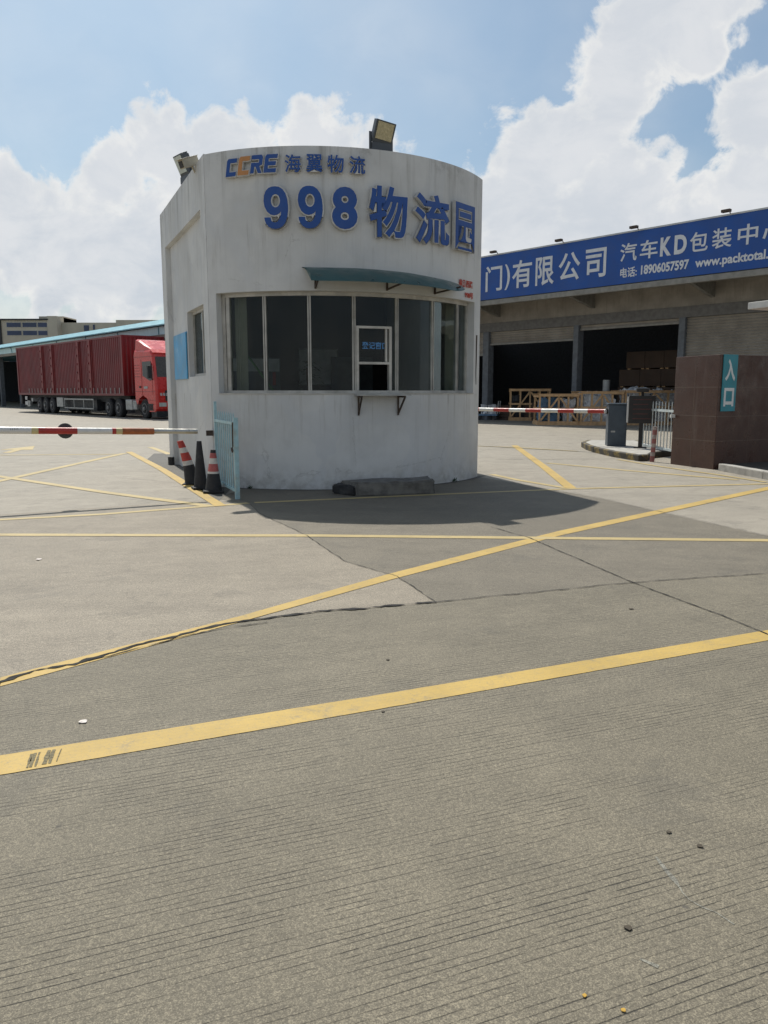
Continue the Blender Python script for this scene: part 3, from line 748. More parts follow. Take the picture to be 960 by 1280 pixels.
t = thing('desk', 'brown desk behind the front windows inside the gatehouse', 'desk', inside(2.2, .2), TH)
m = MB(); m.box(-1.3, 1.3, -.3, .3, .72, .76); m.build('desk_top', 'desk', t, bevel=.005)
for x in (-1.25, 1.21): m = MB(); m.box(x, x+.04, -.28, .28, 0, .72); m.build('side_panel', 'desk', t)
t = thing('cabinet', 'grey cabinet with a pale top band seen through the second pane', 'cabinet', inside(1.05, 2.6), TH)
m = MB(); m.box(-.45,.45,-.2,.2,0,2.0); m.build('carcass', 'concrete_col', t, bevel=.01)
m = MB(); m.box(-.43,.43,-.21,-.201,1.75,1.98); m.build('header_strip', 'screen_pale', t)
m = MB(); m.box(.30,.36,-.215,-.201,1.5,1.74); m.build('red_tab', 'arm_red', t)
t = thing('chair', 'pale framed chair behind the second pane', 'chair', inside(1.35, 1.5), TH+.4)
m = MB(); m.tube([(-.2,.2,.45),(-.21,.24,.9),(-.12,.25,1.0),(.12,.25,1.0),(.21,.24,.9),(.2,.2,.45)], .014, 8); m.build('back_frame', 'fabric_teal', t)
m = MB(); m.box(-.22,.22,-.22,.22,.62,.66); m.box(-.19,.19,.23,.25,.72,.96); m.build('seat', 'fabric_teal', t, bevel=.01)
for x, y in ((-.19,-.19),(.19,-.19),(-.19,.19),(.19,.19)): m = MB(); m.tube([(x,y,0),(x,y,.45)], .014, 8); m.build('leg', 'fabric_teal', t)
# potted plant
t = thing('potted_plant', 'dark leafy potted plant seen behind the second pane', 'plant', inside(1.85, 1.7), TH)
m = MB(); m.lathe([(.12,0),(.16,.3),(.17,.32)], 16); m.build('pot', 'concrete_col', t)
m = MB(); rnd = random.Random(4)
for i in range(130):
    a = rnd.random()*2*PI; r_ = .05+.22*rnd.random(); z = .5+1.45*rnd.random(); c = Vector((r_*math.cos(a), r_*math.sin(a), z)); d = Vector((math.cos(a), math.sin(a), .3-rnd.random()))*.10; w = Vector((-math.sin(a), math.cos(a), 0))*.03
    m.add([c, c+d*.5+w, c+d, c+d*.5-w], [(0,1,2,3)])
m.build('foliage', 'plant', t); m = MB(); m.tube([(0,0,.3),(.02,0,1.2),(0,.02,1.8)], .015, 8); m.build('stem', 'desk', t)
t = thing('monitor', 'dark monitor on the desk behind the third pane', 'monitor', inside(2.0, .2, .825), TH)
m = MB(); m.box(-.24,.24,-.0,.03,.12,.44); m.build('screen', 'board_black', t, bevel=.006); m = MB(); m.box(-.02,.02,.005,.025,.0,.12); m.box(-.1,.1,-.06,.08,-.0,.012); m.build('stand', 'board_black', t)
t = thing('door_leaf', 'grey inner door seen through the fifth pane', 'door', inside(3.3, 3.9), TH)
m = MB(); m.box(-.45,.45,0,.05,0,2.1); m.build('panel', 'concrete_col', t); m = MB(); m.box(-.39,-.33,-.04,0,.95,1.05); m.build('handle', 'chrome', t)
t = thing('desk_fan', 'small pedestal fan by the inner door of the gatehouse', 'fan', inside(3.5, 1.6), TH)
m = MB(); m.lathe([(.18,0),(.17,.03),(.02,.05),(.015,1.2)], 18); m.build('stand', 'board_black', t)
m = MB()
for i in range(16):
    a = 2*PI*i/16; m.tube([(0,-.05,1.4),(.15*math.cos(a),-.07,1.4+.15*math.sin(a)),(.2*math.cos(a),0,1.4+.2*math.sin(a))], .003, 4, False)
m.build('cage', 'alu', t)
t = thing('wall_board', 'pale notice board on the rear inner wall of the gatehouse', 'board', inside(2.6, 4.02, 1.6), TH)
m = MB(); m.box(-.4,.4,0,.025,0,.7); m.build('panel', 'screen_pale', t)
m = MB(); m.box(-.42,.42,-.005,.02,-.02,-.001); m.box(-.42,.42,-.005,.02,.701,.72); m.build('frame', 'alu', t)

# ---- concrete step in front of the gatehouse
def rock_block(poly, h, seed):
    m = MB(); bm = bmesh.new(); n = len(poly)
    vs = [bm.verts.new((x, y, 0)) for x, y in poly]+[bm.verts.new((x, y, h)) for x, y in poly]
    bm.faces.new(vs[:n][::-1]); bm.faces.new(vs[n:])
    for i in range(n): bm.faces.new((vs[i], vs[(i+1)%n], vs[n+(i+1)%n], vs[n+i]))
    bmesh.ops.bevel(bm, geom=list(bm.edges), offset=.02, segments=2, affect='EDGES')
    bmesh.ops.triangulate(bm, faces=list(bm.faces)); bmesh.ops.subdivide_edges(bm, edges=list(bm.edges), cuts=5, use_grid_fill=True)
    for v in bm.verts: v.co += Vector((noise.noise(v.co*6+Vector((seed,0,0))), noise.noise(v.co*6+Vector((0,seed,0))), noise.noise(v.co*7+Vector((0,0,seed)))))*.022
    me = bpy.data.meshes.new('b'); bm.to_mesh(me); bm.free()
    m.add([v.co[:] for v in me.vertices], [tuple(p.vertices) for p in me.polygons]); bpy.data.meshes.remove(me)
    return m
t = thing('concrete_step', 'dark weathered concrete step under the service hatch', 'step', (.05, 11.0, -.01))
rock_block([(-.42,-.28),(.68,.03),(.62,.62),(-.68,.14)], .20, 3).build('block', 'step_stone', t)
rock_block([(-.80,.02),(-.46,-.27),(-.43,-.24),(-.72,.22)], .15, 8).build('side_block', 'rubber', t)

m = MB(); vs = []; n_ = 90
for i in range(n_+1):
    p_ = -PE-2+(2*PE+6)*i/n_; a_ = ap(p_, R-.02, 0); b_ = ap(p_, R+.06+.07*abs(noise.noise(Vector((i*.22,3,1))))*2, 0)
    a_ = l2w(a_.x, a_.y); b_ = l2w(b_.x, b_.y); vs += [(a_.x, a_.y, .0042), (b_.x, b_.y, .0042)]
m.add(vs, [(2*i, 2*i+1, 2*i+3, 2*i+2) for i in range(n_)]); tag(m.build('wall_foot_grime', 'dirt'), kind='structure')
# weeds in the joint at the foot of the wall
def weed(label, x, y, seed, h=.12, nl=26):
    rnd = random.Random(seed); t = thing('weed', label, 'weed', (x, y, .003), 0, 'small weeds at the foot of the gatehouse wall'); m = MB()
    for i in range(nl):
        a = rnd.random()*2*PI; l = h*(.5+rnd.random()*.6); d = Vector((math.cos(a)*.6, math.sin(a)*.6, .5+rnd.random()*.5))*l; w_ = Vector((-math.sin(a), math.cos(a), 0))*.006; o_ = Vector((rnd.uniform(-.03,.03), rnd.uniform(-.02,.02), 0))
        m.add([o_, o_+d*.55+w_, o_+d+Vector((0,0,-.2*l)), o_+d*.55-w_], [(0,1,2,3)])
    m.build('blades', 'plant', t)
for i, (ph, lb_) in enumerate(((-36,'small weed tuft nearest the blue railing gate'),(-9,'small weed tuft just left of the concrete step'),(31,'small weed tuft at the wall foot right of the concrete step'))):
    w_ = ap(ph, R+.03, 0); w_ = l2w(w_.x, w_.y); weed(lb_, w_.x, w_.y, i+3, .07+.02*i)

# ------------------------------------------------------------------ light blue gate panel at the corner
ga = Vector((-2.53, 11.72, 0)); gb = Vector((-1.99, 10.45, 0)); gl = (gb-ga).length
t = thing('railing_gate', 'pale blue railing gate panel at the front left corner of the gatehouse', 'gate', ga, math.atan2(gb.y-ga.y, gb.x-ga.x))
m = MB(); m.box(gl-.03, gl+.03, -.03, .03, 0, 1.10); m.build('post', 'fence_blue', t, bevel=.004)
m = MB(); m.box(-.02, .02, -.02, .02, .08, 1.30); m.build('post', 'fence_blue', t, bevel=.004)
m = MB(); m.box(.02, gl-.03, -.015, .015, 1.00, 1.04); m.build('rail', 'fence_blue', t)
m = MB(); m.box(.02, gl-.03, -.015, .015, .09, .13); m.build('rail', 'fence_blue', t)
nb = 9
for i in range(nb):
    x = .02+(gl-.06)*(i+.8)/(nb+.4); m = MB(); m.tube([(x,0,.13),(x,0,1.0)], .010, 8); m.tube([(x,0,1.04),(x,0,1.13),(x,0,1.17)], [.010,.010,.001], 8); m.build('bar', 'fence_blue', t)
m = MB(); m.tube([(gl+.02,-.045,1.04),(gl+.03,-.05,.72),(gl+.02,-.05,.66),(gl-.01,-.05,.64),(gl-.045,-.05,.66),(gl-.05,-.05,.70)], .010, 8); m.build('hook', 'steel_dark', t)

# ------------------------------------------------------------------ traffic cones
def cone(label, x, y, h, r0, bands, tilt=(0,0), rz=0, bent=0.0, top=.028):
    t = thing('traffic_cone', label, 'traffic cone', (x, y, .012), rz, 'traffic cones beside the left wall of the gatehouse')
    T = Matrix.Rotation(tilt[0], 4, 'X') @ Matrix.Rotation(tilt[1], 4, 'Y')
    def rad(z): return r0+(top-r0)*z/h
    def off(z): return Vector((-bent*(max(0, z/h-.35))**1.4, 0, 0))
    m = MB(); m.box(-r0*1.25, r0*1.25, -r0*1.25, r0*1.25, 0, .03, T); m.build('base', 'rubber', t, bevel=.008)
    for z0, z1, mt in bands:
        m = MB(); prof = []
        n = 18; k_ = 5; vs = []; fs = []
        for j in range(k_+1):
            z = z0+(z1-z0)*j/k_; rr = rad(z)*(1+.03*noise.noise(Vector((z*9, x, y))))
            for i in range(n):
                a = 2*PI*i/n; vs.append(Vector((rr*math.cos(a), rr*math.sin(a), z+.03))+off(z))
        for j in range(k_):
            for i in range(n): fs.append((j*n+i, j*n+(i+1)%n, (j+1)*n+(i+1)%n, (j+1)*n+i))
        fs.append(tuple(range(n))[::-1]); fs.append(tuple(k_*n+i for i in range(n)))
        m.add([T@v for v in vs], fs); m.build('sleeve' if mt != 'rubber' else 'body', mt, t, smooth=True)
    return t
cone('bent red and white traffic cone, the one farthest along the left wall', -3.02, 12.15, .64, .11, [(0,.27,'rubber'),(.27,.34,'cone_white'),(.34,.47,'cone_red'),(.47,.55,'cone_white'),(.55,.66,'cone_red')], (0, math.radians(-9)), .1, bent=.10, top=.05)
cone('all black traffic cone standing between the two banded cones', -2.74, 11.52, .68, .10, [(0,.64,'rubber'),(.64,.68,'rubber')], (0, 0), .4, top=.035)
cone('faded pink and white traffic cone nearest the blue railing gate', -2.46, 11.12, .58, .118, [(0,.24,'rubber'),(.24,.27,'cone_white'),(.27,.38,'cone_pink'),(.38,.46,'cone_white'),(.46,.535,'cone_pink'),(.535,.58,'rubber')], (0, math.radians(1)), .2, top=.035)

# ------------------------------------------------------------------ barrier arms
def arm(name, label, a, b, segs, r0, r1):
    """segs = [(t0, t1, material, scale)] along the arm"""
    a = Vector(a); b = Vector(b); d = b-a; L = d.length
    t = thing(name, label, 'barrier arm', a, 0)
    for t0, t1, mt, sc in segs:
        m = MB(); ra = (r0+(r1-r0)*t0)*sc; rb = (r0+(r1-r0)*t1)*sc
        sag = lambda q: Vector((0,0,-.02*math.sin(PI*min(max(q,0),1))))
        m.tube([d*t0+sag(t0), d*(t0+t1)/2+sag((t0+t1)/2), d*t1+sag(t1)], [ra, (ra+rb)/2, rb], 14)
        m.build('arm_section' , mt, t, smooth=True)
    return t, d
A0 = Vector((-4.68, 9.57, .995)); A1 = Vector((-2.57, 10.72, .905)); dd = A1-A0
A00 = A0-dd*1.4
def q(px): return (1.4+px/242)/2.4
t, d = arm('boom_barrier', 'white barrier arm with red and orange taped sections, left of the gatehouse', A00, A1,
    [(0,q(8),'arm_white',1),(q(8),q(32),'arm_white',1.0),(q(32),q(40),'tape_pale',1.02),(q(40),q(86),'arm_red',1.01),(q(86),q(129),'arm_white',1),
     (q(129),q(134),'arm_red',1.02),(q(134),q(142),'tape_pale',1.03),(q(142),q(183),'arm_orange',1.12),(q(183),1,'arm_metal',.86)], .050, .040)
pc = d*q(71)+Vector((.0,.03,-.02))
T = Matrix.Translation(pc) @ Matrix.Rotation(math.atan2(d.y, d.x), 4, 'Z') @ Matrix.Rotation(PI/2, 4, 'X')
m = MB(); m.lathe([(.085,-.05),(.098,-.045),(.098,-.025),(.09,-.02),(.03,-.018)], 28, T); m.build('disc', 'grey_disc', t)
m = MB()
for i in range(5): m.box(-.03+i*.02-.04, -.02+i*.02-.045, 0, .001, -.008, .012, Matrix.Translation(d*q(16)+Vector((.02,-.0505,.0)))@Matrix.Rotation(math.atan2(d.y, d.x),4,'Z'))
m.build('lettering', 'board_black', t)

def rq(px): return (757-px)/(757-597)*.62     # share along the right arm
B0 = Vector((5.31, 18.73, .975)); B1 = B0+(Vector((2.54, 21.2, .985))-B0)/.62
sg = []; cuts = [757,756,737.5,721.6,702.5,682,662,640.5,619.7,600,575,550,520]; mats = ['arm_white','arm_red','arm_white']
px = 757; mt = 'arm_white'
segs = [(0, rq(756), 'arm_white', 1)]
for i in range(1, len(cuts)-1): segs.append((rq(cuts[i]), rq(cuts[i+1]), 'arm_red' if i%2 else 'arm_white', 1))
segs.append((rq(520), 1.0, 'arm_white', 1))
arm('boom_barrier', 'white and red striped barrier arm between the gatehouse and the slate blue cabinet', B0, B1, segs, .052, .045)

# right barrier cabinet
t = thing('barrier_cabinet', 'slate blue barrier cabinet on the striped kerb island', 'barrier cabinet', (5.62, 18.95, .13), math.radians(-8))
m = MB(); m.box(-.20,.24,-.20,.20,0,1.0); m.build('housing', 'gate_box', t, bevel=.02)
m = MB(); m.box(-.22,.26,-.22,.22,1.0,1.035); m.build('lid', 'gate_box', t, bevel=.012)
m = MB(); m.box(-.16,.20,-.206,-.201,.10,.9); m.build('door', 'gate_box', t); m = MB(); m.box(-.13,-.03,-.211,-.207,.34,.38); m.build('label_plate', 'alu', t)
m = MB(); m.tube([(-.26,-.05,.845),(-.20,-.05,.845)], .07, 14); m.build('pivot', 'board_black', t)
# display board on a post
t = thing('display_board', 'black electronic display board on a post beside the slate blue cabinet', 'display board', (5.98, 18.15, .13), math.radians(-14))
m = MB(); m.box(-.045,.045,-.03,.03,0,.60); m.build('post', 'board_black', t)
m = MB(); m.box(-.14,.14,-.12,.12,0,.03); m.build('foot', 'board_black', t)
m = MB(); m.box(-.29,.29,-.06,.05,.58,1.22); p_ = m.build('screen', 'board_black', t, bevel=.01)
m = MB()
for r_ in range(5): m.box(-.2, .2-.07*(r_%2), -.065, -.061, .68+.11*r_, .70+.11*r_)
m.build('text_line', 'led_text', p_)
m = MB(); m.box(-.33,-.295,-.05,.03,.60,1.20); m.build('side_strip', 'hull', t)
m = MB(); m.box(-.14,.13,-.14,.06,1.30,1.39); m.build('camera_hood', 'board_black', t, bevel=.015); m = MB(); m.tube([(0,0,1.22),(0,0,1.30)], .03, 10); m.build('camera_mount', 'board_black', t)
# bollard
t = thing('bollard', 'thin bollard with faded red and white bands in front of the railing', 'bollard', (5.57, 16.10, 0), 0, None)
t.rotation_euler = (0, math.radians(2.5), 0)
zs = [0,.12,.20,.30,.38,.48,.56,.66,.73]
for i in range(len(zs)-1):
    m = MB(); m.tube([(0,0,zs[i]),(0,0,zs[i+1])], .046, 14); m.build('band', 'boll_red' if i%2 == 0 else 'boll_white', t)
# kerb island
def kerb_poly(name, outer, h, mat, topmat=None):
    m = MB(); n = len(outer); m.add([(x,y,-.02) for x,y in outer]+[(x,y,h) for x,y in outer], [tuple(range(n))[::-1], tuple(range(n,2*n))]+[(i,(i+1)%n,n+(i+1)%n,n+i) for i in range(n)])
    o = m.build(name, mat, bevel=.02); return o
isl = [(5.05,19.4),(5.02,18.5),(5.10,17.3),(5.32,16.2),(5.52,16.25),(5.9,17.0),(6.6,17.6),(6.9,21.2),(5.6,21.4),(5.2,20.5)]
tag(kerb_poly('kerb_island', isl, .13, 'hazard'), kind='structure')
cx_, cy_ = 5.9, 18.6
tag(kerb_poly('island_paving', [(cx_+(x-cx_)*.88, cy_+(y-cy_)*.93) for x, y in isl], .138, 'kerb'), kind='structure')
# railing behind it
fa = Vector((6.22, 18.73, .13)); fb = Vector((6.02, 15.95, 0.0)); fa = Vector((5.98,18.6,.13)); fb = Vector((5.93,15.75,.05))
fa = Vector((6.18, 18.75, .10)); fb = Vector((6.22, 16.4, .10)); fl = (fb-fa).length
t = thing('railing', 'greyish white railing between the cabinet and the granite pier', 'railing', fa, math.atan2(fb.y-fa.y, fb.x-fa.x))
m = MB(); m.box(0, fl, -.02, .02, .90, .95); m.build('rail', 'fence_pale', t); m = MB(); m.box(0, fl, -.02, .02, .06, .11); m.build('rail', 'fence_pale', t)
for x in (0, fl): m = MB(); m.box(x-.035, x+.035, -.03, .03, -.05, 1.0); m.build('post', 'fence_pale', t)
for i in range(11):
    x = fl*(i+.9)/12.4; m = MB(); m.tube([(x,0,.11),(x,0,.90)], .013, 8); m.tube([(x,0,.95),(x,0,1.08),(x,0,1.13)], [.013,.013,.002], 8); m.build('bar', 'fence_pale', t)

# ------------------------------------------------------------------ granite gate pier with sign
P0 = Vector((5.77,15.6)); P1 = Vector((6.16,14.47)); rdir = Vector((.88,.47)).normalized()
P2 = P1+rdir*6.5
t = thing('granite_pier', 'brown polished granite gate wall at the right edge', 'gate wall', (P1.x, P1.y, 0), 0)
def seg_wall(m, a, b, th, z0, z1):
    a = Vector(a); b = Vector(b); d = (b-a).normalized(); n_ = Vector((-d.y, d.x))
    c = [a, b, b+n_*th, a+n_*th]
    m.add([(p.x-P1.x, p.y-P1.y, z0) for p in c]+[(p.x-P1.x, p.y-P1.y, z1) for p in c], [(0,3,2,1),(4,5,6,7),(0,1,5,4),(1,2,6,5),(2,3,7,6),(3,0,4,7)])
bk = (P1-P0).normalized(); nr = Vector((-bk.y, bk.x))
poly = [P0, P1, P2, P2+Vector((-.3,.9)), P0+rdir*1.4]
m = MB(); n = len(poly); m.add([(p.x-P1.x,p.y-P1.y,-.02) for p in poly]+[(p.x-P1.x,p.y-P1.y,2.115) for p in poly], [tuple(range(n))[::-1], tuple(range(n,2*n))]+[(i,(i+1)%n,n+(i+1)%n,n+i) for i in range(n)])
m.build('stone_body', 'granite', t, bevel=.008)
m = MB()
def face_line(a, b, s0, s1, z0, z1):
    a = Vector(a); b = Vector(b); d = (b-a).normalized(); o_ = Vector((d.y, -d.x))
    if o_.dot(Vector((0,-1))) < 0 and abs(o_.y) > .2: o_ = -o_
    if abs(o_.y) <= .2 and o_.x > 0: o_ = -o_
    c = [a+d*s0+o_*.0015, a+d*s1+o_*.0015]
    m.add([(c[0].x-P1.x,c[0].y-P1.y,z0),(c[1].x-P1.x,c[1].y-P1.y,z0),(c[1].x-P1.x,c[1].y-P1.y,z1),(c[0].x-P1.x,c[0].y-P1.y,z1)], [(0,1,2,3)])
Lf = (P1-P0).length
for z in (.55, 1.08, 1.60): 
    m.add([], []); 
left_n = Vector((bk.y, -bk.x)); left_n = left_n if left_n.x < 0 else -left_n
def lf(s0, s1, z0, z1, e=.002):
    a = P0+bk*s0+left_n*e-P1; b = P0+bk*s1+left_n*e-P1; m.add([(a.x,a.y,z0),(b.x,b.y,z0),(b.x,b.y,z1),(a.x,a.y,z1)], [(0,1,2,3)])
front_n = Vector((rdir.y, -rdir.x)); front_n = front_n if front_n.y < 0 else -front_n
def rf(s0, s1, z0, z1, e=.002):
    a = rdir*s0+front_n*e; b = rdir*s1+front_n*e; m.add([(a.x,a.y,z0),(b.x,b.y,z0),(b.x,b.y,z1),(a.x,a.y,z1)], [(0,1,2,3)])
for z in (.52, .98, 1.52): lf(0.01, Lf-.01, z, z+.011); rf(.01, 6.4, z, z+.009)
lf(.56, .57, 0, 2.1)
for s in (.9, 1.8, 2.7, 3.6): rf(s, s+.006, 0, 2.1)
m.build('stone_joint', 'groutline', t)
m = MB(); a = P0-P1+bk*.05+left_n*.03; m.box(a.x-.06, a.x+.02, a.y-.04, a.y+.04, .93, .99); m.build('latch', 'hull', t)
# entrance sign
sp = P1+rdir*.075+front_n*.004
t = thing('entrance_sign', 'teal entrance sign with two white characters on the granite wall', 'sign', (sp.x, sp.y, 1.08), math.atan2(rdir.y, rdir.x))
m = MB(); m.box(0, .385, -.018, 0, 0, 1.04); m.build('panel', 'teal_sign', t, bevel=.003)
for ch, z in (('入', .755), ('口', .26)):
    vs, fs = text_geo(ch, .27, .40 if ch == '入' else .34, .003, .035); mm = MB(); mm.add([(v[0]+.19, v[1]-.022, v[2]+z) for v in vs], fs); mm.build('character', 'white_sign', t)
# kerb before the wall and small verge
kd = Vector((6.2,12.9))-Vector((6.2,14.4))
m = MB(); ks = [Vector((6.17,14.28)), Vector((6.33,12.9)), Vector((6.6,11.0))]
for a, b in zip(ks, ks[1:]):
    d_ = (b-a).normalized(); n_ = Vector((-d_.y, d_.x)); c = [a, b-d_*.006, b-d_*.006+n_*.16, a+n_*.16]
    m.add([(p.x,p.y,-.02) for p in c]+[(p.x,p.y,.13) for p in c], [(0,3,2,1),(4,5,6,7),(0,1,5,4),(1,2,6,5),(2,3,7,6),(3,0,4,7)])
tag(m.build('kerb', 'kerb', bevel=.015), kind='structure')
sheet('verge', [(6.33,14.3),(6.49,12.9),(6.76,11.0),(16,11.0),(16,19),(6.6,14.75)], .09, 'dirt')  # paving behind the kerb, its shade put into the dark colour
# canopy tip of the neighbouring gate building (mostly outside the picture)
t = thing('entrance_canopy', 'pale flat canopy edge reaching in at the right border', 'canopy', (9.5, 15.0, 0), math.radians(24))
m = MB(); m.box(-1.85, 3.0, -1.2, 1.6, 3.04, 3.17); m.build('roof', 'canopy_white', t, bevel=.01)
m = MB(); m.tube([(2.0,0,0),(2.0,0,3.04)], .1, 14); m.build('post', 'canopy_white', t)

# ------------------------------------------------------------------ warehouse at the right
RW = math.atan2(-.756, .655)
wh = thing('warehouse', 'long warehouse with open bays under a blue signboard', 'warehouse', (4.86, 40.24, 0), RW)
m = MB(); X0, X1 = -22, 34
m.box(X0, X1, 0, .25, 4.80, 5.95); m.build('wall', 'beige_wall', wh)
m = MB(); m.box(X0, X1, -.03, .28, 4.37, 4.80); m.build('lintel', 'lintel', wh)
for x in (-10.6, -5.2, .28, 5.72, 10.79, 16.3, 21.9, 27.4, 33.6):
    m = MB(); w = .26 if x > 1 else .36; m.box(x, x+w, -.06, .34, 0, 4.37); m.build('column', 'concrete_col', wh)
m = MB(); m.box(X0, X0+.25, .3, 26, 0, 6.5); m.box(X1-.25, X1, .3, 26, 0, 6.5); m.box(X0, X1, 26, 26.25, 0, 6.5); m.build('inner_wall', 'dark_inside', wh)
# roof: low slope sheet over everything
m = MB(); m.add([(X0-.3,-2.0,7.50),(X1+.3,-2.0,7.50),(X1+.3,13,8.3),(X0-.3,13,8.3),(X0-.3,26.5,7.3),(X1+.3,26.5,7.3),
                 (X0-.3,-2.0,7.62),(X1+.3,-2.0,7.62),(X1+.3,13,8.42),(X0-.3,13,8.42),(X0-.3,26.5,7.42),(X1+.3,26.5,7.42)],
                [(0,1,2,3),(3,2,5,4),(6,9,8,7),(9,10,11,8),(0,6,7,1),(4,5,11,10),(0,3,9,6),(3,4,10,9),(1,7,8,2),(2,8,11,5)])
m.build('roof', 'roof_sheet', wh)
# canopy under the signboard: soffit, gutter and beams
m = MB(); m.box(X0, X1, -1.9, -.001, 5.72, 5.78); m.build('soffit', 'lintel', wh)
m = MB(); m.box(X0, X1, -2.08, -1.86, 5.40, 5.62); m.build('gutter', 'gutter', wh, bevel=.02)
m = MB()
x = -20.5
while x < 33: 
    m = MB(); m.prism([(0,0),(.16,0),(.16,.45),(0,.45)], 1, Matrix.Translation((x,-1.85,5.0)) @ Matrix.Diagonal((1,1,1,1)))
    m = MB(); m.add([(x,-1.85,5.45),(x+.16,-1.85,5.45),(x+.16,0,5.05),(x,0,5.05),(x,-1.85,5.71),(x+.16,-1.85,5.71),(x+.16,0,5.71),(x,0,5.71)], [(0,3,2,1),(4,5,6,7),(0,1,5,4),(1,2,6,5),(2,3,7,6),(3,0,4,7)])
    m.build('canopy_beam', 'gutter', wh); x += 5.42
# roller shutters, ribs as geometry
def shutter(x0, x1, z0, z1):
    m = MB(); n = int((z1-z0)/.11); vs = []
    for i in range(n*2+1):
        z = z0+(z1-z0)*i/(n*2); y = .10+(.018 if i%2 else -.018); vs += [(x0,y,z),(x1,y,z)]
    m.add(vs, [(2*i,2*i+1,2*i+3,2*i+2) for i in range(n*2)]); s_ = m.build('roller_shutter', 'shutter', wh)
    m = MB(); m.box(x0, x1, .05, .15, z0-.08, z0-.001); m.build('bottom_bar', 'gutter', s_)
shutter(.65, 5.71, 3.80, 4.36); shutter(5.99, 10.78, 4.22, 4.36); shutter(11.06, 16.29, .09, 4.36); shutter(16.57, 21.89, .09, 4.36)
shutter(-4.83, .27, 3.3, 4.36)
# signboard
t = thing('signboard', 'long blue signboard with white writing along the warehouse eaves', 'signboard', Vector((4.86,40.24,5.65))+Vector((.756,.655,0))*-2.0, RW)
m = MB(); m.box(-14, 33, -.08, .0, 0, 1.92); m.build('panel', 'sign_blue', t)
m = MB(); m.box(-14, 33, -.10, .02, 1.921, 1.98); m.build('top_rail', 'roof_sheet', t)
def stext(body, x0, x1, z0, z1, off):
    vs, fs = text_geo(body, x1-x0, z1-z0, .006, off); mm = MB(); mm.add([(v[0]+(x0+x1)/2, v[1]-.09, v[2]+(z0+z1)/2-5.65) for v in vs], fs); mm.build('lettering', 'sign_white', t)
for ch, x0, x1, z0, z1 in (('厦',.62,1.80,6.02,7.12),('门',2.19,3.18,6.0,7.13),(')',3.34,3.64,5.98,7.1),('有',3.77,4.87,6.0,7.19),('限',5.08,6.06,5.98,7.17),('公',6.3,7.38,6.04,7.18),('司',7.64,8.62,6.03,7.17),('(',.1,.4,5.98,7.1)):
    stext(ch, x0, x1, z0, z1, .015)
for ch, x0, x1 in (('汽',9.25,9.98),('车',10.12,10.86),('K',10.97,11.42),('D',11.54,12.03),('包',12.15,12.84),('装',12.99,13.71),('中',13.92,14.62),('心',14.78,15.6)):
    stext(ch, x0, x1, 6.49, 7.18, .013 if ch not in 'KD' else .04)
stext('电话:', 9.29, 10.02, 5.88, 6.26, .02); stext('18906057597', 10.2, 12.16, 5.91, 6.27, .035); stext('www.packtotal.com', 12.4, 15.75, 5.83, 6.25, .03)
# small lamps on brackets along the top of the signboard
for i, x in enumerate((2.9, 6.5, 10.0, 13.6)):
    lt = thing('sign_lamp', ('first sign lamp to the right of the gatehouse, above the sign','sign lamp above the large white characters','sign lamp above the first small characters of the sign','rightmost sign lamp above the blue signboard')[i], 'lamp', Vector((4.86,40.24,7.63))+Vector((.655,-.756,0))*x+Vector((.756,.655,0))*-2.05, RW, 'lamps along the top of the signboard')
    m = MB(); m.tube([(0,0,-.04),(0,-.10,.05),(0,-.30,.05)], .018, 8); m.build('bracket', 'steel_dark', lt)
    m = MB(); m.box(-.16,.16,-.44,-.28,-.01,.09); m.build('lamp_head', 'steel_dark', lt, bevel=.02)
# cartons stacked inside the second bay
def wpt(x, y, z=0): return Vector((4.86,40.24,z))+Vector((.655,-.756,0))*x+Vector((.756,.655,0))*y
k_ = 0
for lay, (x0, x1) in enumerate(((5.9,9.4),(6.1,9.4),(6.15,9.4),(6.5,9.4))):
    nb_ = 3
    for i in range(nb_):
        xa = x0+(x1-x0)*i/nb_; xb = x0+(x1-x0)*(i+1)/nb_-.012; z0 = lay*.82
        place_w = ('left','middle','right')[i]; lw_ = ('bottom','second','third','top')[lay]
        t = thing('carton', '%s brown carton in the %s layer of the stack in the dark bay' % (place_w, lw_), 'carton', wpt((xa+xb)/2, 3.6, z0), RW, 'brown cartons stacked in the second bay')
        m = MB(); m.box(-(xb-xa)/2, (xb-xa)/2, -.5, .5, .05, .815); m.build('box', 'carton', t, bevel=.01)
        m = MB(); m.box(-(xb-xa)/2+.05, -(xb-xa)/2+.2, -.45,.45,0,.049); m.box((xb-xa)/2-.2,(xb-xa)/2-.05,-.45,.45,0,.049); m.build('pallet_foot', 'timber', t)

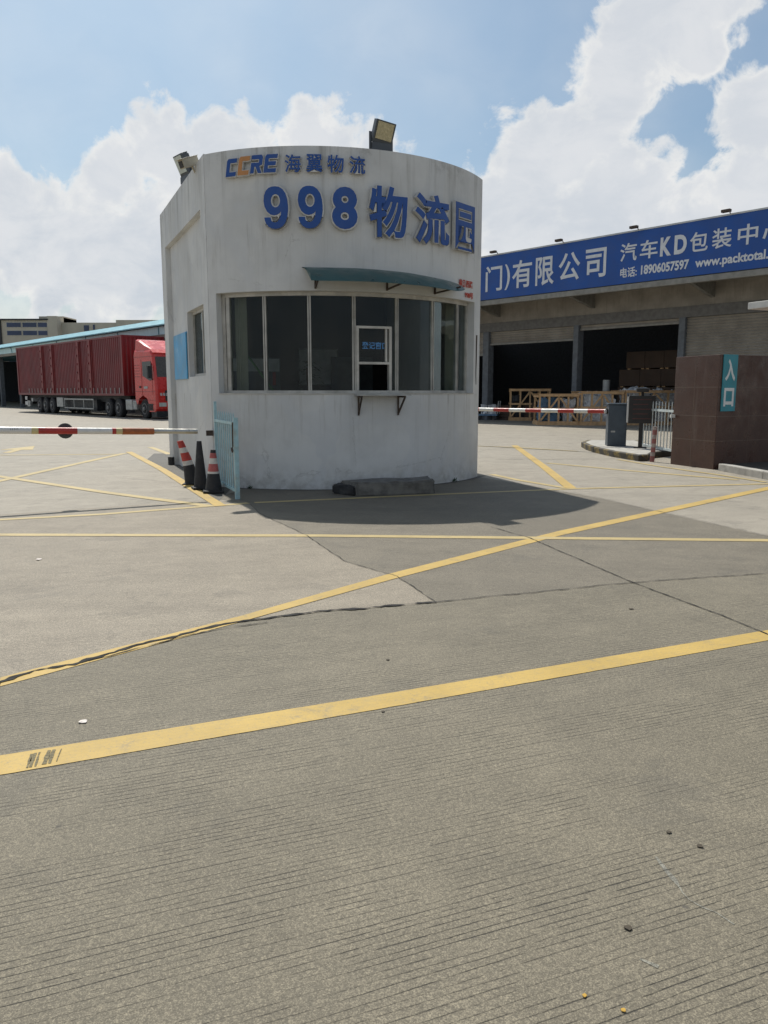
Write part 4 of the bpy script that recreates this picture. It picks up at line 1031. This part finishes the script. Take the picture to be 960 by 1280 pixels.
# timber crates
def crate(label, loc, rz, L, W, H_, diag=True, mat='timber', group='timber crates in front of the warehouse'):
    t = thing('timber_crate', label, 'crate', loc, rz, group); w = .075
    for x in (0, L*.25, L*.5, L*.75, L):
        for y in (0, W):
            m = MB(); m.box(x-w/2, x+w/2, y-w/2, y+w/2, .12, H_); m.build('post', mat, t)
    m = MB()
    for y in (0, W):
        for z in (.12, H_*.55, H_-.001): m.bar((-.04, y-.055*(1 if y == 0 else -1), z), (L+.04, y-.055*(1 if y == 0 else -1), z), .03, .09)
    for x in (0, L):
        for z in (.14, H_*.56, H_-.04): m.bar((x+(.056 if x else -.056), 0, z), (x+(.056 if x else -.056), W, z), .03, .09)
    m.build('slat', mat, t)
    m = MB()
    if diag:
        m.bar((.04,-.10,.2), (L*.5-.04,-.10,H_-.1), .03, .07); m.bar((L*.5+.04,-.10,H_-.1), (L-.04,-.10,.2), .03, .07)
        m.build('brace', mat, t)
    m = MB(); m.box(-.08, L+.08, -.08, W+.08, .0, .10); m.build('base', mat, t)
    m = MB()
    for i in range(6): m.box(-.08, L+.08, W*i/5-.04, W*i/5+.04, H_+.045, H_+.07)
    m.build('lid_slat', mat, t)
    return t
def lump(name, label, loc, rz, sx, sy, sz, mat, seed, cat):
    bm = bmesh.new(); bmesh.ops.create_cube(bm, size=1); bmesh.ops.subdivide_edges(bm, edges=list(bm.edges), cuts=7, use_grid_fill=True)
    for v in bm.verts:
        c = v.co.copy(); f = 1+.30*noise.noise(c*3.1+Vector((seed,0,0)))+.14*noise.noise(c*9+Vector((0,seed,0)))
        v.co = Vector((c.x*sx*f, c.y*sy*f, (c.z*f+.5)*sz)); v.co.z = max(v.co.z, 0)
    me = bpy.data.meshes.new(name); bm.to_mesh(me); bm.free(); me.materials.append(M[mat])
    o = bpy.data.objects.new(name, me); COL.objects.link(o); o.location = loc; o.rotation_euler = (0,0,rz); tag(o, label, cat)
    return o
crate('slatted timber crate nearest the gatehouse, left one of the front row', (6.71,33.75,0), math.radians(-3), 1.62, 1.5, 1.27)
crate('taller timber crate in the middle of the front row, right behind the barrier arm tip', (8.45,33.5,0), math.radians(1), 1.75, 1.5, 1.38)
crate('timber crate at the right of the front row, partly behind the granite pier', (10.35,33.6,0), math.radians(4), 2.5, 1.6, 1.42)
crate('shaded timber crate standing under the warehouse eaves', (6.30,39.0,0), math.radians(-8), 1.9, 1.4, 1.5)
lump('wrapped_machine', 'blue machine inside the left timber crate', (7.25,34.5,.11), 0, .75, .9, 1.0, 'machine_blue', 2, 'machine')
lump('wrapped_machine', 'film wrapped goods at the right end of the left timber crate', (8.02,34.4,.11), 0, .45, .8, .95, 'film', 5, 'wrapped goods')
lump('wrapped_machine', 'white film wrapped machine inside the middle timber crate', (9.25,34.2,.11), 0, 1.25, .9, 1.25, 'film', 9, 'wrapped goods')
lump('wrapped_machine', 'white film bundle at the left of the right hand crate', (11.0,34.4,.11), .2, 1.0, .9, 1.42, 'film', 12, 'wrapped goods')
lump('wrapped_machine', 'white and grey film bundle at the right of the right hand crate', (12.2,34.6,.11), .1, .9, .9, 1.35, 'film', 15, 'wrapped goods')
lump('wrapped_machine', 'dark goods inside the shaded crate under the eaves', (7.2,39.6,.11), .1, 1.4, .8, 1.1, 'chassis', 18, 'wrapped goods')
t = thing('steel_pipe', 'upright grey pipe standing behind the middle crate', 'pipe', (9.98, 35.3, 0), 0)
m = MB(); m.tube([(0,0,0),(0,0,1.95)], .16, 16); m.build('tube', 'alu', t); m = MB(); m.tube([(0,0,0),(0,0,.05)], .22, 16); m.build('flange', 'alu', t)
# low goods under the eaves close to the gatehouse
t = thing('hand_trolley', 'small blue and white trolley under the eaves beside the gatehouse', 'trolley', (5.35, 40.0, 0), math.radians(-20))
m = MB(); m.box(-.5,.5,-.3,.3,.22,.30); m.build('deck', 'machine_blue', t); m = MB(); m.tube([(.5,-.25,.3),(.55,-.25,.95),(.55,.25,.95),(.5,.25,.3)], .02, 8); m.build('handle', 'hull', t)
for x in (-.4,.4):
    for y in (-.27,.27): m = MB(); m.tube([(x,y-.03,.1),(x,y+.03,.1)], .1, 14); m.build('wheel', 'rubber', t)
lump('goods_bundle', 'white bundle on the small trolley under the eaves', (5.35,40.0,.305), .2, .6, .5, .45, 'film', 22, 'goods')
for i, (x, y, s_) in enumerate(((1.2,1.2,.9),(2.4,1.4,1.1),(3.7,1.0,.8),(7.4,1.6,.9))):
    w_ = wpt(x, y); t = thing('pallet_stack', ('pallet stack just inside the first bay, at its left','pallet stack in the middle of the first bay','low pallet stack at the right of the first bay','pallet stack at the left of the second bay')[i], 'pallets', w_, RW, 'pallets inside the dark bays')
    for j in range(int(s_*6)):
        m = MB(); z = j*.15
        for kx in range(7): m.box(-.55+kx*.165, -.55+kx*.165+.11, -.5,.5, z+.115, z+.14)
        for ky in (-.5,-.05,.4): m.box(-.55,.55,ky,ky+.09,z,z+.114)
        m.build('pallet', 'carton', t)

# ------------------------------------------------------------------ canopy building at the left
LO = Vector((-35.9, 74.0, 0))
lb = thing('canopy_shed', 'long shed with a light blue roof edge behind the red truck', 'shed', LO, RW)
m = MB(); m.box(-40, 40, -.05, .10, 4.84, 5.32); m.build('fascia', 'fascia_blue', lb)
m = MB(); m.add([(-40,-.35,5.33),(40,-.35,5.33),(40,.3,5.62),(-40,.3,5.62),(-40,-.35,5.40),(40,-.35,5.40),(40,.3,5.78),(-40,.3,5.78)], [(0,3,2,1),(4,5,6,7),(0,1,5,4),(1,2,6,5),(2,3,7,6),(3,0,4,7)]); m.build('roof_edge', 'roof_blue', lb)
m = MB(); m.box(-40, 40, .3, 22, 5.62, 5.74); m.build('roof', 'roof_blue', lb)
m = MB(); m.box(-40, 40, -.02, .2, 4.62, 4.83); m.build('beam', 'beige_wall', lb)
m = MB()
x = -38
i = 0
while x < 38:
    m = MB(); m.bar((x,-.08,4.85), (x-.25 if i%2 else x,-.09,5.30), .05, .03); m.build('fascia_strut', 'roof_blue', lb)
    m = MB(); m.box(x, x+.35, .3, .65, 0, 4.62); m.build('column', 'concrete_col', lb); x += 6.0; i += 1
m = MB(); m.box(-40, 40, 14, 14.3, 0, 5.6); m.box(-40.3, -40, 0, 14, 0, 5.6); m.build('rear_wall', 'dark_inside', lb)
# goods in its shade
for i, (x, y, w_, h_) in enumerate(((-3.4,-2,1.4,1.9),(-1.4,-3,1.6,1.3),(.8,-2.0,1.6,2.0),(2.8,-3,1.4,1.2))):
    c = LO+Vector((.655,-.756,0))*x+Vector((.756,.655,0))*y
    t = thing('cage_trolley', ('tall dark cage trolley at the left border under the shed','low dark cage trolley second from the left border','tall dark cage trolley just behind the truck','low dark cage trolley hidden behind the trailer tail')[i], 'cage trolley', c, RW, 'dark cages in the shade of the shed')
    m = MB(); m.box(-w_/2,w_/2,-.5,.5,.18,.24); m.box(-w_/2+.05,w_/2-.05,-.4,.4,.245,h_*.7); m.build('load', 'chassis', t)
    m = MB()
    for xx in (-w_/2, w_/2):
        for yy in (-.5,.5): m.bar((xx,yy,.1),(xx,yy,h_), .05)
    for zz in (h_*.5, h_): m.bar((-w_/2,-.5,zz),(w_/2,-.5,zz), .04); m.bar((-w_/2,.5,zz),(w_/2,.5,zz), .04)
    m.build('cage', 'lamp_grey', t)

# ------------------------------------------------------------------ office block in the distance
ob = thing('office_block', 'beige tiled office block with blue window bands behind the shed', 'office block', (-60, 130, 0), 0)
m = MB(); m.box(-45, 5.1, 0, 18, 0, 12.9); m.build('wall', 'tile_wall', ob)
m = MB(); m.box(-45, 5.3, -.35, 18, 12.91, 13.12); m.build('parapet_edge', 'chassis', ob)
m = MB(); m.box(2.6, 6.7, 2.5, 8, 12.0, 13.75); m.box(5.11, 6.7, -.3, 8, 0, 13.55); m.build('stair_tower', 'tile_wall', ob)
m = MB(); m.box(6.71, 15.8, 1.5, 14, 0, 12.65); m.box(15.81, 24, 1.2, 14, 0, 13.05); m.build('side_wing', 'tile_wall', ob)
m = MB(); m.box(-2.95, -2.55, -.25, 0, 0, 12.9); m.build('pilaster', 'chassis', ob)
for z0 in (11.75, 10.45, 7.2, 5.9, 3.0):
    for x0, x1 in ((-1.7,.75),(.9,3.3),(3.4,5.0)):
        m = MB(); m.box(x0, x1, -.07, -.01, z0, z0+.80); w_ = m.build('window_band', 'frame', ob)
        m = MB(); m.box(x0+.06, x1-.06, -.09, -.071, z0+.05, z0+.75); m.build('pane', 'win_blue', w_)
    for j in range(5):
        m = MB(); m.box(-9-7*j, -4-7*j, -.07, -.01, z0, z0+.8); w_ = m.build('window_band', 'win_blue', ob)
m = MB(); m.box(10.4, 11.2, 1.40, 1.49, 11.3, 12.2); w_ = m.build('window', 'win_blue', ob)
m = MB(); m.box(11.9, 12.2, 1.40, 1.49, 11.5, 12.3); w_ = m.build('window', 'win_blue', ob)

# ------------------------------------------------------------------ truck
tk = thing('container_truck', 'red articulated truck with a maroon box trailer, parked behind the left barrier', 'truck', (-14.4, 43.4, 0), math.atan2(-.742, .67))
ZB, ZC = 1.22, 4.50; TL = 17.8
m = MB()
def corr(m, x0, x1, y, pitch, depth, z0, z1):
    n = max(1, round((x1-x0)/pitch)); p_ = (x1-x0)/n; vs = []
    for i in range(n):
        a = x0+i*p_
        for f, dd_ in ((0,0),(.30,0),(.5,1),(.80,1)): vs += [(a+f*p_, y+dd_*depth, z0), (a+f*p_, y+dd_*depth, z1)]
    vs += [(x1, y, z0), (x1, y, z1)]
    m.add(vs, [(2*i,2*i+2,2*i+3,2*i+1) for i in range(len(vs)//2-1)])
for x0, x1 in ((-17.6,-12.9),(-12.3,-11.0),(-10.4,-6.5),(-5.9,-4.7),(-4.1,-.15)):
    corr(m, x0, x1, .03, .26, .05, ZB+.12, ZC-.10)
m.box(-TL, 0, .085, 2.5, ZB, ZC-.02)
bx = m.build('container_box', 'container', tk)
m = MB(); corr(m, .06, 2.44, 0, .24, .05, ZB+.12, ZC-.1); 
for i, v in enumerate(m.v): m.v[i] = (.06-v[1], v[0], v[2])
m.build('front_panel', 'container', bx)
m = MB(); m.box(-TL, .05, 0, .084, ZC-.10, ZC); m.box(-TL, .05, 0, .084, ZB-.02, ZB+.12); m.box(-.15, .07, -.005, .12, ZB+.001, ZC+.004); m.box(-TL-.004, -17.6, -.005, .084, ZB, ZC+.004)
m.box(-.02,.08,.12,2.5,ZC-.10,ZC+.003); m.box(-.02,.08,.12,2.5,ZB-.02,ZB+.12); m.box(-.02,.075,2.40,2.52,ZB-.01,ZC+.002)
m.build('frame_rail', 'container', bx)
for x in (-12.6,-10.7,-6.2,-4.4):
    m = MB(); m.box(x-.28, x+.28, -.02, .07, ZB+.05, ZC-.06)
    o_ = m.build('door_post', 'cont_post', bx, bevel=.01)
    m = MB()
    for j in range(6): m.box(x-.34, x-.20, -.06, -.021, ZB+.3+j*.5, ZB+.42+j*.5)
    m.tube([(x+.16,-.05,ZB+.1),(x+.16,-.05,ZC-.1)], .03, 6); m.build('hinge', 'container', o_)
m = MB()
for j in range(26):
    x = -15.5+j*.6
    if x < -.3: m.box(x, x+.05, -.025, -.006, ZB+.10, ZB+.42)
m.build('reflector_tick', 'alu', bx)
m = MB(); m.box(-TL+.3, -.4, .55, .75, .82, ZB-.03); m.box(-TL+.3, -.4, 1.75, 1.95, .82, ZB-.03); m.box(-2.9, 3.4, .6, .8, .70, .81); m.box(-2.9, 3.4, 1.7, 1.9, .70, .81); m.box(-TL+.1,-TL+.3,.1,2.4,.55,ZB-.03)
m.build('chassis', 'chassis', tk)
def wheel(x, y, r=.52, w=.30):
    T = Matrix.Translation((x, y, r)) @ Matrix.Rotation(PI/2, 4, 'X')
    m = MB(); m.lathe([(r*.55,-w/2),(r*.9,-w/2),(r,-w/2+.05),(r,w/2-.05),(r*.9,w/2),(r*.55,w/2)], 30, T); wb = m.build('wheel', 'tyre', tk, smooth=True)
    m = MB(); m.lathe([(r*.56,-w/2+.02),(r*.56,w/2+.01),(r*.5,w/2+.012),(r*.42,w/2-.05),(r*.22,w/2-.04),(r*.2,w/2+.06),(r*.1,w/2+.07)], 24, T); m.build('rim', 'rim', wb, smooth=True)
for x in (-13.7,-12.55,-11.3,-2.2,-.85):
    wheel(x, .20, .52, .34); wheel(x, 2.30, .52, .34)
wheel(2.42, .20, .52, .28); wheel(2.42, 2.30, .52, .28)
m = MB(); m.box(-10.5,-9.4,.06,.6,.45,1.05); m.build('tool_box', 'alu', tk, bevel=.02)
m = MB(); m.box(-9.1,-4.4,.04,.07,.92,1.0); m.box(-9.1,-4.4,.04,.07,.38,.45)
for x in (-9.1,-7.5,-5.95,-4.46): m.box(x, x+.06, .041, .069, .451,.919)
m.build('side_guard', 'alu', tk); m = MB(); m.box(-9.0,-4.5,.3,.9,.30,.95); m.build('spare_rack', 'chassis', tk)
m = MB(); m.box(-.0,.85,.08,.62,.42,1.0); m.box(.88,1.35,.10,.6,.45,.95); m.build('fuel_tank', 'alu', tk, bevel=.06)
m = MB(); m.box(-15.2,-14.9,.0,2.5,.75,.98); m.box(-16.2,-15.6,.02,.1,.4,.8); m.build('rear_guard', 'alu', tk)
m = MB(); m.box(-16.5,-15.9,-.01,.3,.5,.75); m.box(-16.45,-16.1,-.01,.05,.86,1.1); m.build('tail_bracket', 'hull', tk)
# cab: profile in side view, lofted across with rounded corners
cab_prof = [(1.45,.95),(1.45,3.45),(1.55,3.62),(3.45,3.55),(3.70,3.35),(3.88,2.15),(3.95,1.55),(3.98,.55),(3.85,.38),(3.15,.38),(3.10,.75),(2.95,1.05),(2.42,1.24),(1.90,1.05),(1.75,.80),(1.62,.75)]
m = MB(); N = len(cab_prof)
rings = [(-.0, .94), (.04, .985), (.12, 1.0), (2.38, 1.0), (2.46, .985), (2.50, .94)]
vs = []; cxp, czp = 2.6, 1.9
for y, s_ in rings:
    for x, z in cab_prof: vs.append((cxp+(x-cxp)*s_ if x > 2.8 or True else x, y, czp+(z-czp)*(s_ if z > 3 else 1)))
fs = [tuple(range(N)), tuple(range((len(rings)-1)*N, len(rings)*N))[::-1]]
for j in range(len(rings)-1):
    for i in range(N): fs.append((j*N+i, j*N+(i+1)%N, (j+1)*N+(i+1)%N, (j+1)*N+i))
m.add(vs, fs); cab = m.build('cab', 'cab_red', tk, smooth=False)
# roof deflector
m = MB(); vs = []
for y, s_ in ((.10,.92),(.22,1),(2.28,1),(2.40,.92)):
    for x, z in ((1.50,3.50),(1.50,3.62),(1.62,4.18),(1.95,4.12),(2.75,3.80),(3.35,3.58),(3.3,3.50)): vs.append((x, y, 3.5+(z-3.5)*s_))
fs = [tuple(range(7)), tuple(range(21,28))[::-1]]
for j in range(3):
    for i in range(7): fs.append((j*7+i, j*7+(i+1)%7, (j+1)*7+(i+1)%7, (j+1)*7+i))
m.add(vs, fs); m.build('roof_deflector', 'cab_red', cab, smooth=False)
m = MB(); m.add([(3.42,.02,3.60),(3.42,2.48,3.60),(3.74,2.48,3.42),(3.74,.02,3.42),(3.42,.02,3.57),(3.42,2.48,3.57),(3.74,2.48,3.36),(3.74,.02,3.36)], [(0,1,2,3),(7,6,5,4),(0,3,7,4),(1,5,6,2),(2,6,7,3),(0,4,5,1)]); m.build('roof_lip', 'cab_red', cab)
# side window, door lines, step, mirror
m = MB(); m.prism([(2.50,2.25),(3.35,1.98),(3.58,2.05),(3.50,2.98),(2.50,2.98)], .012, Matrix.Translation((0,-.016,0))); m.build('side_window', 'glass_dark', cab)
m = MB()
for z in (1.42, .98): m.box(1.50, 3.9, -.012, -.004, z, z+.018)
m.box(2.36,2.375,-.012,-.004,1.25,3.1); m.box(3.60,3.612,-.012,-.004,1.25,2.9); m.box(1.50,3.9,-.012,-.004,3.22,3.24)
for z in (2.2,2.35,2.5,2.65,2.8): m.box(1.52,2.2,-.014,-.004,z,z+.02)
m.build('panel_gap', 'cont_post', cab)
m = MB(); m.box(2.05,2.25,-.03,-.004,1.62,1.72); m.build('door_handle', 'chassis', cab); m = MB(); m.box(2.62,3.05,-.022,-.004,1.58,1.70); m.build('door_badge', 'alu', cab)
m = MB(); m.box(2.95,3.6,-.02,.05,.45,.50); m.box(2.95,3.6,-.02,.05,.75,.80); m.box(2.98,3.57,.0,.04,.501,.749); m.build('step', 'chassis', cab)
m = MB(); m.box(3.62,3.78,-.30,-.08,2.1,2.75); m.bar((3.7,-.1,2.72),(3.5,.05,2.9),.04); m.bar((3.7,-.1,2.12),(3.6,.05,2.0),.04); m.build('mirror', 'chassis', cab, bevel=.02)
# windscreen on the sloping front: follows the cab profile from (3.70,3.35) to (3.88,2.15)
def frontpt(u, z, e=.014):
    if z > 2.15: x = 3.70+(3.88-3.70)*(3.35-z)/(1.2)
    elif z > 1.55: x = 3.88+.07*(2.15-z)/.6
    else: x = 3.95+.03*(1.55-z)/1.0
    return (x+e, u, z)
def fpanel(name, mat, u0, u1, z0, z1, e=.014):
    mm = MB(); vs = [frontpt(u0,z0,e),frontpt(u1,z0,e),frontpt(u1,z1,e),frontpt(u0,z1,e)]; vs += [frontpt(u0,z0,e-.02),frontpt(u1,z0,e-.02),frontpt(u1,z1,e-.02),frontpt(u0,z1,e-.02)]
    mm.add(vs, [(0,1,2,3),(7,6,5,4),(0,4,5,1),(1,5,6,2),(2,6,7,3),(3,7,4,0)]); return mm.build(name, mat, cab)
fpanel('windscreen', 'glass_dark', .14, 2.36, 2.18, 3.22)
fpanel('grille', 'chassis', .5, 2.0, .95, 1.5); fpanel('bumper_intake', 'chassis', .7, 1.8, .5, .72)
for u in (.14, 1.96): fpanel('headlight', 'lamp_white', u, u+.40, .66, .86)
fpanel('plate', 'board_blue', 1.0, 1.5, .76, .88, .02)
for i, u in enumerate((.22,.38,.54,.70,.86)): fpanel('badge_letter', 'chrome', u, u+.11, 1.22, 1.36, .022)
m = MB(); m.box(3.3,3.93,.03,2.47,.12,.42); m.box(3.0,3.3,.2,2.3,.3,.7); m.build('lower_bumper', 'chassis', cab)

# ------------------------------------------------------------------ world
w = bpy.data.worlds.new("World"); scene.world = w; w.use_nodes = True
nt = w.node_tree
for n_ in list(nt.nodes): nt.nodes.remove(n_)
k = NT(nt); out = nt.nodes.new('ShaderNodeOutputWorld')
SUN_EL = math.radians(55.5); sd = Vector((-.38, .925, 0)).normalized()
sky = k.n('ShaderNodeTexSky', sky_type='NISHITA'); sky.sun_disc = False; sky.sun_elevation = SUN_EL
sky.sun_rotation = math.atan2(sd.x, sd.y); sky.air_density = 1.0; sky.dust_density = 2.5; sky.ozone_density = 1.5; sky.altitude = 10
tc = k.n('ShaderNodeTexCoord').outputs['Generated']
sep = k.n('ShaderNodeSeparateXYZ'); k.link(tc, sep.inputs[0])
az = k.math('MULTIPLY', k.math('ARCTAN2', sep.outputs[0], sep.outputs[1]), 180/PI)
el = k.math('MULTIPLY', k.math('ARCSINE', sep.outputs[2]), 180/PI)
comb = k.n('ShaderNodeCombineXYZ'); k.link(az, comb.inputs[0]); k.link(el, comb.inputs[1]); av = comb.outputs[0]
wx = k.noise(av, .35, 6, .62); 
blobs = [(-15.0,15.8,3.1,2.9),(-10.8,15.5,3.9,2.8),(-4.4,16.6,3.2,2.8),(-18.4,13.9,2.6,2.4),(-25.0,11.9,1.9,2.7),(-20.2,8.3,7.5,5.0),(-13.9,10.2,5.9,4.6),(-23.1,9.2,5.3,3.4),(-1.7,13.6,5.0,4.0),
 (11.6,15.3,4.8,3.7),(16.0,19.9,3.4,4.2),(18.6,22.6,4.6,3.2),(9.5,11.1,4.9,3.9),(15.6,12.3,5.0,4.4),(24.4,17.0,3.2,2.8),(20.8,20.6,1.6,1.5),(24.5,12.6,3.9,2.8),(20.6,10.3,5.4,3.0),(21.7,23.0,2.8,1.6),
 (-40,12,9,6),(-60,18,12,7),(44,14,10,6),(65,20,12,8),(100,15,15,8),(-100,16,16,8),(150,20,18,9),(-150,18,18,9)]  # last row: clouds out of view, added for the light they give
field = None
for a, e, ra, re in blobs:
    dx = k.math('MULTIPLY', k.math('SUBTRACT', az, a), 1/ra); dy = k.math('MULTIPLY', k.math('SUBTRACT', el, e), 1/re)
    d = k.math('SUBTRACT', 1.0, k.math('SQRT', k.math('ADD', k.math('MULTIPLY', dx, dx), k.math('MULTIPLY', dy, dy))))
    field = d if field is None else k.math('SMOOTH_MAX', field, d, .25)
n1 = k.noise(k.mapping(av, loc=(3.1,1.7,0)), .30, 8, .62, .3)
n2 = k.noise(k.mapping(av, loc=(13.1,5.7,0)), .11, 3, .5)
vor = k.n('ShaderNodeTexVoronoi'); k.link(k.mapping(av, loc=(0,0,0)), vor.inputs['Vector']); vor.inputs['Scale'].default_value = .75
puff = k.math('SUBTRACT', .5, vor.outputs['Distance'])
dens = k.math('ADD', field, k.math('ADD', k.math('MULTIPLY', k.math('SUBTRACT', n1, .5), 1.75), k.math('MULTIPLY', puff, .34)))
cover = k.smooth(dens, -.15, .20)
core = k.smooth(dens, .45, .02)
low = k.smooth(el, 15, 5)
shade = k.smooth(k.noise(k.mapping(av, (1, 1.5, 1), loc=(5,9,0)), .17, 7, .62, .4), .36, .66)
ccol = k.mix(core, (.86,.88,.91), (1.04,1.03,1.0))
ccol = k.mix(k.math('MULTIPLY', shade, k.math('MULTIPLY_ADD', low, .45, .45)), ccol, (.64,.70,.78))
wisp = k.math('MULTIPLY_ADD', k.smooth(n2, .30, .75), .16, .08)
veil = k.math('ADD', wisp, k.smooth(el, 16, 3, 0, .50), clamp=True)
bg1 = k.n('ShaderNodeBackground'); k.link(k.mix(1.0, sky.outputs[0], (.80, 1.0, 1.06), 'MULTIPLY'), bg1.inputs[0]); bg1.inputs[1].default_value = .104
bg2 = k.n('ShaderNodeBackground'); k.link(ccol, bg2.inputs[0]); bg2.inputs[1].default_value = .98
fac = k.math('MAXIMUM', k.math('MULTIPLY', cover, .96), veil)
mx = k.n('ShaderNodeMixShader'); k.link(fac, mx.inputs[0]); k.link(bg1.outputs[0], mx.inputs[1]); k.link(bg2.outputs[0], mx.inputs[2])
k.link(mx.outputs[0], out.inputs['Surface'])

# ------------------------------------------------------------------ sun, camera, view
sl_ = bpy.data.lights.new('sun', 'SUN'); sl_.energy = 4.9; sl_.angle = math.radians(.53); sl_.color = (1.0, .955, .87)
so = bpy.data.objects.new('sun', sl_); COL.objects.link(so)
ld = Vector((-sd.x*math.cos(SUN_EL), -sd.y*math.cos(SUN_EL), -math.sin(SUN_EL)))
so.rotation_euler = ld.to_track_quat('-Z', 'Y').to_euler(); so.location = (0, 0, 30)
cd = bpy.data.cameras.new('camera'); cam = bpy.data.objects.new('camera', cd); COL.objects.link(cam)
cd.sensor_fit = 'VERTICAL'; cd.sensor_height = 36; cd.lens = 36*970/1280; cd.clip_start = .05; cd.clip_end = 4000
cam.location = (0, 0, 1.45); cam.rotation_euler = (PI/2-math.atan(151/970), 0, 0)
scene.camera = cam
scene.cycles.max_bounces = 7; scene.cycles.diffuse_bounces = 3; scene.cycles.glossy_bounces = 3; scene.cycles.transparent_max_bounces = 8
scene.view_settings.view_transform = 'Standard'; scene.view_settings.look = 'None'
scene.view_settings.exposure = -.18; scene.view_settings.gamma = 1
scene.render.resolution_x = 768; scene.render.resolution_y = 1024
